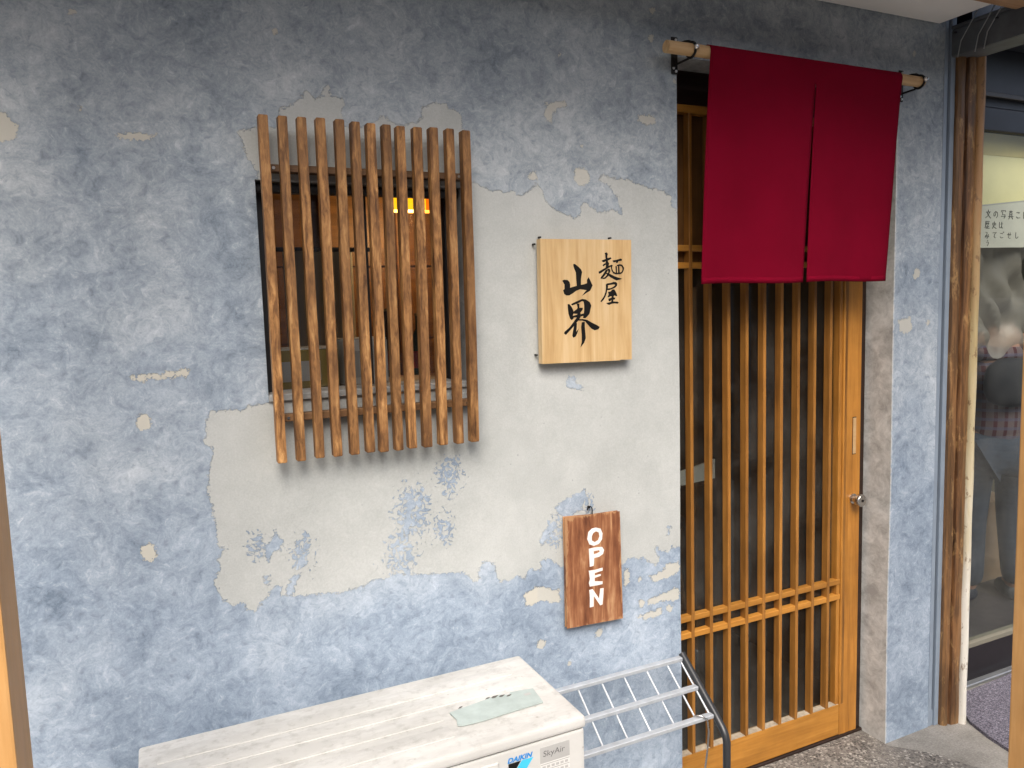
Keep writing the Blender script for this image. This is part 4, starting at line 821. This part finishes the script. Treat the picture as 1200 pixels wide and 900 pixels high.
pt = [(0.541, -0.267), (0.60, -.258), (0.672, -0.247), (0.69, -.258), (0.70, -.249), (0.754, -0.258), (0.746, -0.325), (0.66, -.329), (0.60, -.333), (0.552, -.331), (0.538, -.325), (0.545, -.30)]
MB().poly([pt], lambda u, v, d: (u, v, AZ + .0040 - d), 0.002).build('pale_tape', 'pale_tape', t)
MB().poly([[(0.722, -.272), (0.738, -.272), (0.738, -.282), (0.722, -.282)]], lambda u, v, d: (u, v, AZ + .0044 - d), 0.0002).build('tape_print', 'sticker_silver', t)
for (x, y, s_) in ((0.655, -.252, .010), (0.672, -.256, .008), (0.640, -.250, .006), (0.688, -.262, .007), (0.57, -.258, .005)):
    MB().poly([[(x - s_, y - s_ * .3), (x, y + s_ * .4), (x + s_ * 1.2, y), (x + s_ * .3, y - s_ * .5)]], lambda u, v, d, x=x: (u, v, AZ + .0048 + (u - x) * .15 - d), 0.0006).build('torn_flake', 'ac_shadow_gap', t)
# front: fan guard, logo and rating plate
fg = MB().box(0.00, 0.592, AY0 - .0025, AY0 + .003, 0.14, 0.655, 0.002).build('fan_guard', 'ac_painted_steel', t)
MB().lathe([(0.235, 0), (0.235, -.001)], (0.296, AY0 - .0026, 0.398), 48, 'y').build('fan_opening', 'ac_shadow_gap', fg)
for r_ in (0.05, 0.085, 0.12, 0.155, 0.19, 0.225):
    MB().tube([(0.296 + r_ * math.cos(a), AY0 - .0065, 0.398 + r_ * math.sin(a)) for a in [k * math.pi / 24 for k in range(49)]], 0.0025, 6, False).build('guard_ring', 'ac_painted_steel', fg, True)
for k in range(12):
    a = k * math.pi / 6
    MB().tube([(0.296 + .05 * math.cos(a), AY0 - .008, .398 + .05 * math.sin(a)), (0.296 + .236 * math.cos(a), AY0 - .006, .398 + .236 * math.sin(a))], 0.002, 6).build('guard_spoke', 'ac_painted_steel', fg, True)
FY = AY0 + .003
def text(s_, size, loc, mat, parent, shear=0.0, offset=0.0, name='lettering', sx=1.0):
    cu = bpy.data.curves.new(name, 'FONT'); cu.body = s_; cu.size = size; cu.shear = shear; cu.offset = offset
    o_ = bpy.data.objects.new(name, cu); COL.objects.link(o_)
    dg = bpy.context.evaluated_depsgraph_get(); me = bpy.data.meshes.new_from_object(o_.evaluated_get(dg))
    bpy.data.objects.remove(o_); bpy.data.curves.remove(cu)
    me.transform(Matrix.Translation(loc) @ Matrix.Rotation(R(90), 4, 'X') @ Matrix.Scale(sx, 4, (1, 0, 0)))
    me.materials.clear(); me.materials.append(MATS[mat])
    o_ = bpy.data.objects.new(name, me); COL.objects.link(o_); o_.parent = parent; o_.matrix_parent_inverse = parent.matrix_basis.inverted(); return o_
text('DAIKIN', 0.0150, (0.6125, FY - .0008, 0.6437), 'logo_blue', t, 0.28, 0.0006, 'maker_lettering', 1.14)
MB().poly([[(0.6150, 0.6420), (0.6445, 0.6420), (0.6275, 0.6200), (0.6150, 0.6200)]], lambda u, v, d: (u, FY - .0008 + d, v)).build('emblem_black', 'ink', t)
MB().poly([[(0.6465, 0.6420), (0.6745, 0.6420), (0.6275, 0.5830), (0.6150, 0.5830), (0.6150, 0.6020)]], lambda u, v, d: (u, FY - .0007 + d, v)).build('emblem_cyan', 'logo_cyan', t)
st = MB().box(0.6905, 0.7622, FY - .0008, FY - .0002, 0.6205, 0.6558).build('rating_plate', 'sticker_silver', t)
text('SkyAir', 0.0185, (0.6965, FY - .0011, 0.6345), 'sticker_print', st, 0.1, -0.00005, 'plate_lettering', 1.08)
tb = MB().box(0.6905, 0.7622, FY - .0008, FY - .0002, 0.55, 0.6195).build('spec_table', 'sticker_white', t)
for zz in (0.6165, 0.604, 0.591, 0.578, 0.565):
    MB().box(0.6915, 0.7612, FY - .0012, FY - .0009, zz, zz + .0006).build('table_line', 'sticker_print', tb)
for zz in (0.6075, 0.5945, 0.5815):
    for k in range(6):
        x = 0.695 + k * 0.011
        MB().box(x, x + .0075, FY - .0011, FY - .0009, zz, zz + .0055).build('table_cell', 'sticker_silver', tb)
for x in (0.02, 0.66): MB().box(x, x + .09, AY0 + .02, AY1 - .02, 0.0005, 0.0995, 0.004).build('foot', 'ac_shadow_gap', t)

# ------------------------------------------------------------------ umbrella stand
t = thing('umbrella_stand', (1.1, -0.17, 0), 'galvanised wire umbrella stand with black tube legs beside the doorway', 'umbrella stand')
p0, p1, p2, p3 = (-0.080, 0.572), (-0.150, 0.517), (-0.215, 0.466), (-0.262, 0.428)
SX0, SX1 = 0.835, 1.330
for x in (SX0, SX1):
    pts = [(x, p0[0] + .010, p0[1] + .008), (x, p0[0], p0[1]), (x, p1[0], p1[1]), (x, p2[0], p2[1]), (x, -.245, .441), (x, -.256, .428), (x, -.262, .410), (x, -.262, .30), (x, -.262, .03), (x, -.255, .014), (x, -.24, .0105), (x, -.10, .0105)]
    MB().tube(pts, 0.0105, 12).build('leg', 'black_tube_paint', t, True)
for y, z in (p0, p1, p2):
    MB().box(SX0 + .011, SX1 - .0108, y - .009, y + .009, z - .005, z + .006, 0.0015).build('cross_bar', 'galvanised_steel', t)
for x in (1.3165, 1.269, 1.198, 1.1225, 1.05, 0.975, 0.90):
    MB().tube([(x, p0[0], p0[1] - .0062), (x, p1[0], p1[1] - .0062), (x, p2[0], p2[1] - .0062)], 0.0028, 8).build('divider_wire', 'galvanised_steel', t, True)
MB().box(SX0 + .011, SX1 - .0108, -0.25, -0.10, 0.012, 0.030, 0.003).build('drip_tray', 'galvanised_steel', t)
hw = [(1.262, p2[0] + .012, p2[1] - .004), (1.264, p2[0] + .006, p2[1] + .009), (1.275, p2[0] - .006, p2[1] + .013), (1.290, p2[0] - .016, p2[1] + .004), (1.292, p2[0] - .02, p2[1] - .03), (1.284, p2[0] - .022, p2[1] - .09), (1.272, p2[0] - .02, p2[1] - .17), (1.268, p2[0] - .02, p2[1] - .25)]
tag(recentre(MB().tube(hw, 0.0024, 8).build('hanging_wire', 'brushed_nickel', None, True)), 'thin bent wire hooked over the lowest bar of the umbrella stand', 'wire')

# ------------------------------------------------------------------ right edge: trims, worn post, neighbour's shop front
t = thing('corner_trim', (2.53, 0, 0), 'blue grey painted trim strips at the right end of the wall', 'trim')
MB().box(2.5025, 2.522, -0.0005, .10, 0.0005, 2.62, 0.0015).build('strip', 'blue_grey_trim', t)
MB().box(2.5225, 2.530, 0.012, .10, 0.06, 2.62).build('groove_seal', 'dark_seal', t)
MB().box(2.5305, 2.552, -0.006, .10, 0.0005, 2.62, 0.003, 2).build('strip', 'blue_grey_trim', t)
MB().box(2.5225, 2.5304, 0.002, .011, 0.0005, 0.058).build('strip_foot', 'blue_grey_trim', t)
t = thing('worn_post', (2.6, 0, 0), 'chipped brown door post with rounded cream edge at the end of the wall', 'post')
prof = [(2.5525, .10), (2.5525, -.016), (2.560, -.024), (2.574, -.027), (2.577, -.019), (2.586, -.019), (2.589, -.030), (2.606, -.036), (2.6225, -.036), (2.6225, .10)]
m = MB()
hs = [0.0005 + i * 2.4 / 60 for i in range(61)]
rings = [[m.b.verts.new((x + .0012 * math.sin(h * 17 + i), y + .0010 * math.sin(h * 23 + i * 2) * (y < 0), h)) for i, (x, y) in enumerate(prof)] for h in hs]
for a, b_ in zip(rings, rings[1:]):
    for i in range(len(prof)): m.b.faces.new((a[i], a[(i + 1) % len(prof)], b_[(i + 1) % len(prof)], b_[i]))
m.b.faces.new(rings[0][::-1]); m.b.faces.new(rings[-1])
m.build('frame_strip', 'worn_brown_paint', t)
m = MB(); rings = []
for h in hs:
    rings.append([m.b.verts.new((2.6385 + (.0150 + .0010 * math.sin(h * 13 + k)) * math.cos(2 * math.pi * k / 18), -.034 + (.0190 + .0010 * math.sin(h * 19 + k)) * math.sin(2 * math.pi * k / 18), h)) for k in range(18)])
for a, b_ in zip(rings, rings[1:]):
    for i in range(18): m.b.faces.new((a[i], a[(i + 1) % 18], b_[(i + 1) % 18], b_[i]))
m.b.faces.new(rings[0][::-1]); m.b.faces.new(rings[-1])
m.build('rounded_edge', 'worn_cream_bead', t, True)
MB().box(2.623, 2.652, -.03, .135, 0.0005, 2.40).build('return', 'worn_brown_paint', t)

t = thing('shop_front', (3.4, 0.14, 0), "neighbouring shop front with a tall glass pane above a black kick panel", 'shop front')
SHOP = t
MB().box(2.6555, 5.0, .139, .17, 0.0005, 0.150, 0.003).build('kick_panel', 'black_kick_panel', t)
MB().box(2.6555, 5.0, .130, .1385, 0.0005, 0.012, 0.001).build('floor_strip', 'aluminium', t)
MB().box(2.6555, 5.0, .136, .175, 0.1505, 0.172, 0.002).build('bottom_rail', 'cream_inside_wall', t)
MB().box(2.6555, 5.0, .152, .157, 0.1725, 2.215).build('glass_pane', 'shop_glass', t)
MB().box(2.6555, 5.0, .136, .175, 2.2155, 2.30, 0.003).build('top_rail', 'navy_panel', t)
MB().box(2.6555, 5.0, .142, .170, 2.301, 2.62, 0.003).build('transom_panel', 'navy_panel', t)
MB().box(2.6555, 5.0, .120, .1415, 2.335, 2.352, 0.002).build('transom_bar', 'black_kick_panel', t)
MB().box(3.36, 3.41, .136, .175, 0.1725, 2.215, 0.003).build('mullion', 'navy_panel', t)
structure(MB().box(2.656, 5.2, 0.176, 2.6, 0.0, 0.012).build('neighbour_floor', 'interior_floor'))
structure(MB().box(2.50, 2.65, 0.136, 2.6, 0.0, 2.64).build('neighbour_wall_left', 'cream_inside_wall'))
structure(MB().box(5.0, 5.2, 0.10, 2.6, 0.0, 2.64).build('neighbour_wall_right', 'cream_inside_wall'))
structure(MB().box(2.50, 5.2, 2.5, 2.6, 0.0, 2.64).build('neighbour_wall_back', 'cream_inside_wall'))
structure(MB().box(2.50, 5.2, 0.176, 2.6, 2.63, 2.655).build('neighbour_ceiling', 'interior_dark'))
t = thing('cream_blind', (3.2, 0.22, 1.93), 'pale yellow blind board hanging inside the neighbouring glass', 'blind')
MB().box(2.70, 3.35, .205, .212, 1.90, 2.14, 0.001).build('blind_panel', 'cream_board', t)
MB().box(2.70, 3.35, .204, .213, 2.1405, 2.26, 0.001).build('valance', 'ochre_board', t)
t = thing('paper_note', (3.12, 0.16, 1.775), 'white paper note with black handwriting taped inside the neighbouring glass', 'note')
MB().poly([[(2.90, 1.925), (3.33, 1.965), (3.33, 1.776), (2.90, 1.772)]], lambda u, v, d: (u, .1605 + d, v), 0.0006).build('sheet', 'note_paper', t)
MB().poly([[(2.90, 1.9255), (3.33, 1.9655), (3.33, 1.972), (2.90, 1.932)]], lambda u, v, d: (u, .1602 + d, v), 0.0012).build('tape_strip', 'sticker_silver', t)
GL = {'a': [[(.5, 1), (.5, .75)], [(.1, .72), (.9, .76)], [(.3, .7), (.5, .4), (.95, .05)], [(.75, .7), (.45, .3), (.05, .05)]],
      'no': [[(.55, .8), (.35, .3), (.15, .3), (.15, .6), (.45, .85), (.8, .7), (.85, .35), (.6, .1)]],
      'sha': [[(.1, .75), (.12, .95), (.9, .95), (.88, .8)], [(.35, .85), (.3, .5), (.8, .52), (.75, .1), (.6, .12)], [(.1, .3), (.9, .33)]],
      'shin': [[(.5, 1), (.5, .8)], [(.2, .88), (.8, .9)], [(.3, .75), (.3, .3)], [(.3, .75), (.7, .75), (.7, .3)], [(.3, .52), (.7, .52)], [(.05, .3), (.95, .3)], [(.35, .25), (.1, .0)], [(.65, .25), (.9, .0)]],
      'ko': [[(.2, .8), (.75, .8), (.6, .7)], [(.15, .3), (.4, .15), (.85, .2)]],
      'reki': [[(.1, .95), (.9, .95)], [(.15, .95), (.1, .3), (.0, .05)], [(.35, .8), (.35, .5)], [(.22, .7), (.5, .7)], [(.68, .8), (.68, .5)], [(.55, .7), (.85, .7)], [(.55, .45), (.55, .05)], [(.3, .3), (.3, .05)], [(.2, .05), (.95, .05)], [(.55, .28), (.8, .28)]],
      'shi': [[(.15, .75), (.15, .5), (.8, .5), (.8, .75), (.15, .75)], [(.48, .98), (.48, .5), (.1, .02)], [(.25, .35), (.95, .02)]],
      'ha': [[(.15, .9), (.12, .4), (.18, .1)], [(.4, .65), (.9, .68)], [(.65, .95), (.65, .25), (.5, .1), (.4, .2), (.55, .3), (.9, .08)]],
      'mi': [[(.2, .85), (.55, .85), (.3, .2), (.1, .2), (.15, .4), (.5, .4), (.95, .3)], [(.8, .6), (.7, .2), (.5, .0)]],
      'te': [[(.1, .8), (.9, .88), (.5, .6), (.4, .3), (.7, .1)]],
      'go': [[(.15, .75), (.65, .75), (.55, .68)], [(.1, .3), (.35, .12), (.8, .18)], [(.75, .98), (.8, .88)], [(.88, .98), (.93, .88)]],
      'se': [[(.05, .6), (.95, .65)], [(.7, .9), (.68, .4), (.6, .4)], [(.3, .85), (.3, .2), (.5, .1), (.8, .12)]],
      'shi2': [[(.35, .95), (.33, .3), (.5, .08), (.75, .15), (.9, .35)]],
      'u': [[(.35, .95), (.6, .88)], [(.2, .6), (.6, .68), (.75, .5), (.6, .2), (.4, .02)]]}
def write(txt, x, z, sz, gap):
    for g_ in txt:
        m = MB()
        for st_ in GL[g_]:
            m.tube([(x + u * sz, .1600, z + w_ * sz) for u, w_ in st_], sz * .045, 5)
        m.build('handwritten_character', 'faded_ink', t); x += gap
write(('a', 'no', 'sha', 'shin', 'ko', 'ha'), 2.985, 1.886, 0.034, 0.047)
write(('reki', 'shi', 'ha'), 2.985, 1.847, 0.029, 0.042)
write(('mi', 'te', 'go', 'se', 'shi2'), 2.985, 1.808, 0.028, 0.046)
write(('u',), 2.992, 1.779, 0.024, 0.04)

t = thing('plastic_sheet', (3.1, 0.23, 1.3), 'crumpled clear plastic sheet hanging inside the neighbouring glass below the note', 'plastic sheet')
m = MB(); g = []; rs = np.random.default_rng(5)
for j in range(26):
    row = []
    for i in range(40):
        u, w_ = i / 39, j / 25
        y = .215 + .016 * math.sin(u * 17 + w_ * 9) + .012 * math.sin(u * 31 - w_ * 14 + 1) + .018 * math.sin((u - w_) * 23) * w_ + rs.uniform(-.0012, .0012)
        row.append(m.b.verts.new((2.70 + u * .65, y, 1.90 - w_ * (.55 + .03 * math.sin(u * 19)))))
    g.append(row)
for j in range(25):
    for i in range(39):
        m.b.faces.new((g[j][i], g[j][i + 1], g[j + 1][i + 1]) if (i + j) % 2 else (g[j][i], g[j][i + 1], g[j + 1][i]))
        m.b.faces.new((g[j][i], g[j + 1][i + 1], g[j + 1][i]) if (i + j) % 2 else (g[j][i + 1], g[j + 1][i + 1], g[j + 1][i]))
m.build('sheet', 'clear_plastic_sheet', t, True)
MB().tube([(2.70, .215, 1.902), (3.35, .215, 1.902)], 0.006, 8).build('hanging_rail', 'aluminium', t)
t = thing('stacked_carton', (3.25, 0.9, 0.012), 'brown cardboard box low inside the neighbouring shop', 'box')
MB().box(3.86, 4.30, 0.80, 1.1, 0.012, 0.46, 0.004).build('box_body', 'brown_box_card', t)
MB().box(3.87, 4.29, 0.93, 0.97, 0.4605, 0.462).build('tape', 'sticker_silver', t)
t = thing('storage_rack', (4.0, 1.6, 0.012), 'dark storage shelving at the back of the neighbouring shop', 'shelving')
for x in (3.6, 4.9): MB().box(x, x + .04, 1.5, 1.9, 0.012, 2.0).build('upright', 'brown_box_card', t)
for z in (0.4, 0.9, 1.4, 1.9): MB().box(3.641, 4.899, 1.5, 1.9, z, z + .03).build('shelf', 'brown_box_card', t)
MB().box(3.641, 4.899, 1.901, 1.92, 0.012, 2.0).build('back_board', 'interior_dark', t)

# person inside the neighbouring shop, partly hidden by the post
def person(px, py, pz, rz):
    t = thing('person', (px, py, pz), 'person in a plaid shirt and blue jeans with a dark bag behind the glass', 'person')
    t.rotation_euler = (0, 0, rz)
    def skin(name, mat, verts, edges, rad, root=0):
        me = bpy.data.meshes.new(name); me.from_pydata(verts, edges, [])
        o_ = bpy.data.objects.new(name, me); COL.objects.link(o_); me.materials.append(MATS[mat])
        sk = o_.modifiers.new('skin', 'SKIN'); sk.use_smooth_shade = True
        for i, r_ in enumerate(rad):
            d = me.skin_vertices[0].data[i]; d.radius = r_ if isinstance(r_, tuple) else (r_, r_); d.use_root = (i == root)
        o_.modifiers.new('sub', 'SUBSURF').levels = 2; o_.modifiers['sub'].render_levels = 2
        dg = bpy.context.evaluated_depsgraph_get(); m2 = bpy.data.meshes.new_from_object(o_.evaluated_get(dg)); bpy.data.objects.remove(o_)
        m2.materials.clear(); m2.materials.append(MATS[mat]); m2.name = name
        for p_ in m2.polygons: p_.use_smooth = True
        o2 = bpy.data.objects.new(name, m2); COL.objects.link(o2); o2.parent = t; return o2
    # one continuous figure: torso, head, arms and legs
    Vv = [(0, 0, .86), (0, .01, 1.05), (0, .01, 1.25), (0, 0, 1.34), (0, 0, 1.42), (0, -.02, 1.50), (0, -.02, 1.58),
          (.10, 0, .80), (.11, -.01, .44), (.115, .02, .08), (-.10, 0, .80), (-.11, -.03, .44), (-.12, 0, .08),
          (.17, 0, 1.30), (.215, .02, 1.05), (.20, -.10, .86), (.19, -.15, .79), (-.17, 0, 1.30), (-.215, .02, 1.05), (-.20, -.10, .86), (-.19, -.15, .79),
          (.12, -.12, .05), (-.125, -.14, .05)]
    E_ = [(0, 1), (1, 2), (2, 3), (3, 4), (4, 5), (5, 6), (0, 7), (7, 8), (8, 9), (0, 10), (10, 11), (11, 12), (3, 13), (13, 14), (14, 15), (15, 16), (3, 17), (17, 18), (18, 19), (19, 20), (9, 21), (12, 22)]
    rd = [(.15, .11), (.13, .10), (.15, .10), (.10, .07), .055, .085, .08, .085, .058, .04, .085, .058, .04, .06, .045, .034, .026, .06, .045, .034, .026, .035, .035]
    skin('body', 'skin', Vv, E_, rd)
    sh = [0, 1, 2, 3, 13, 14, 17, 18]; mp = {a: i for i, a in enumerate(sh)}
    skin('shirt', 'plaid_cloth', [(0, 0, .78)] + [Vv[i] for i in sh[1:]] + [(.205, -.06, .93), (-.205, -.06, .93)], [(mp[a], mp[b_]) for a, b_ in E_ if a in mp and b_ in mp] + [(mp[14], 8), (mp[18], 9)], [(.19, .155), (.17, .135), (.178, .125), (.115, .08), .078, .06, .078, .06, .05, .05])
    sh = [0, 7, 8, 9, 10, 11, 12]; mp = {a: i for i, a in enumerate(sh)}
    skin('jeans', 'denim', [Vv[i] for i in sh], [(mp[a], mp[b_]) for a, b_ in E_ if a in mp and b_ in mp], [(.17, .135), .110, .080, .064, .110, .080, .064])
    for s_, i in ((1, 21), (-1, 22)):
        a = Vv[9] if s_ > 0 else Vv[12]; b_ = Vv[i]
        skin('shoe', 'shoe', [(a[0], a[1] + .03, .05), (a[0], a[1] - .05, .05), (b_[0], b_[1] - .02, .04)], [(0, 1), (1, 2)], [.05, .052, .042])
    skin('hair', 'hair', [(0, .03, 1.44), (0, .035, 1.53), (0, .02, 1.61)], [(0, 1), (1, 2)], [.085, .11, .10])
    bgp = skin('shoulder_bag', 'dark_cloth', [(.02, .16, 1.02), (.02, .17, 1.16), (.02, .15, 1.28)], [(0, 1), (1, 2)], [(.13, .06), (.15, .075), (.11, .05)])
    return t
person(3.82, 0.62, 0.012, R(150))

tag(recentre(MB().poly([[(2.602, -.235), (2.62, -.15), (2.655, -.060), (2.70, .0), (2.76, .05), (2.84, .085), (3.4, .105), (3.9, .105), (3.9, -.62), (2.72, -.62), (2.66, -.58), (2.615, -.45)]], lambda u, v, d: (u, v, .013 - d), 0.0125).build('door_mat', 'carpet_pile')), 'speckled grey purple door mat with rounded corner at the neighbouring shop', 'mat')
tag(recentre(MB().box(2.66, 3.3, .1065, .129, 0.0005, 0.016, 0.003).build('threshold_strip', 'aluminium')), 'narrow metal threshold strip between door mat and black kick panel', 'threshold')

# projecting grey arm with cables above the worn post
t = thing('awning_arm', (2.57, -0.3, 2.40), 'grey awning arm tied with cords jutting out above the worn post', 'awning')
MB().box(2.53, 2.64, -1.6, 0.0, 2.398, 2.488, 0.008, 2).build('arm_tube', 'grey_arm_paint', t)
MB().box(2.528, 2.644, -1.6, -0.002, 2.4885, 2.50, 0.002).build('top_flange', 'grey_arm_paint', t)
for y in (-.03, -.09, -.12):
    MB().tube([(2.5265, y, 2.39), (2.524, y - .012, 2.44), (2.5255, y - .05, 2.497), (2.54, y - .09, 2.58)], 0.0018, 6).build('cord', 'aluminium', t)
for y in (-.02, -.16): MB().lathe([(0.006, 0), (0.004, .004)], (2.526, y, 2.472), 8, 'z').build('bolt', 'dark_seal', t)
MB().box(2.505, 6, 0.012, .13, 2.6215, 3.4).build('header_panel', 'navy_panel', SHOP)
MB().box(2.656, 6, 0.012, .135, 2.52, 2.621).build('header_panel', 'navy_panel', SHOP)

# ------------------------------------------------------------------ near timber posts
def post(x0, x1, label):
    o_ = thing('timber_post', ((x0 + x1) / 2, -.60, 0), label, 'post', 'planed timber posts before the wall')
    MB().box(x0, x1, -.660, -.545, 0.0605, 2.584, 0.004, 2).build('shaft', 'post_wood', o_)
    MB().box(x0 - .006, x1 + .006, -.666, -.539, 0.0005, 0.060, 0.003).build('shoe', 'galvanised_steel', o_)
post(-.315, -.200, 'orange planed timber post at the left edge in front of the wall')
post(2.088, 2.203, 'orange planed timber post at the right edge in front of the door mat')

# ------------------------------------------------------------------ across the street, seen only in the panes
def far_house(x0, x1, h, label):
    o_ = thing('street_house', ((x0 + x1) / 2, -9.5, -.12), label, 'building', 'houses across the street')
    MB().box(x0, x1, -15, -9.0, -.12, h).build('wall', 'far_plaster', o_)
    MB().box(x0 - .15, x1 + .15, -15.2, -8.75, h, h + .15).build('roof', 'far_frame', o_)
    nx = int((x1 - x0) / 2.2)
    for fl in range(int(h // 2.8)):
        for k in range(nx):
            cx = x0 + (k + .5) * (x1 - x0) / nx
            w = MB().box(cx - .6, cx + .6, -9.0, -8.95, fl * 2.8 + .9, fl * 2.8 + 2.1).build('window', 'far_frame', o_)
            MB().box(cx - .54, cx + .54, -8.949, -8.93, fl * 2.8 + .96, fl * 2.8 + 2.04).build('pane', 'far_window', w)
far_house(-14, -4.2, 4.2, 'left plain house across the street reflected in the panes')
far_house(-4.0, 4.6, 4.8, 'middle plain house across the street reflected in the panes')
far_house(4.8, 15, 4.2, 'right plain house across the street reflected in the panes')
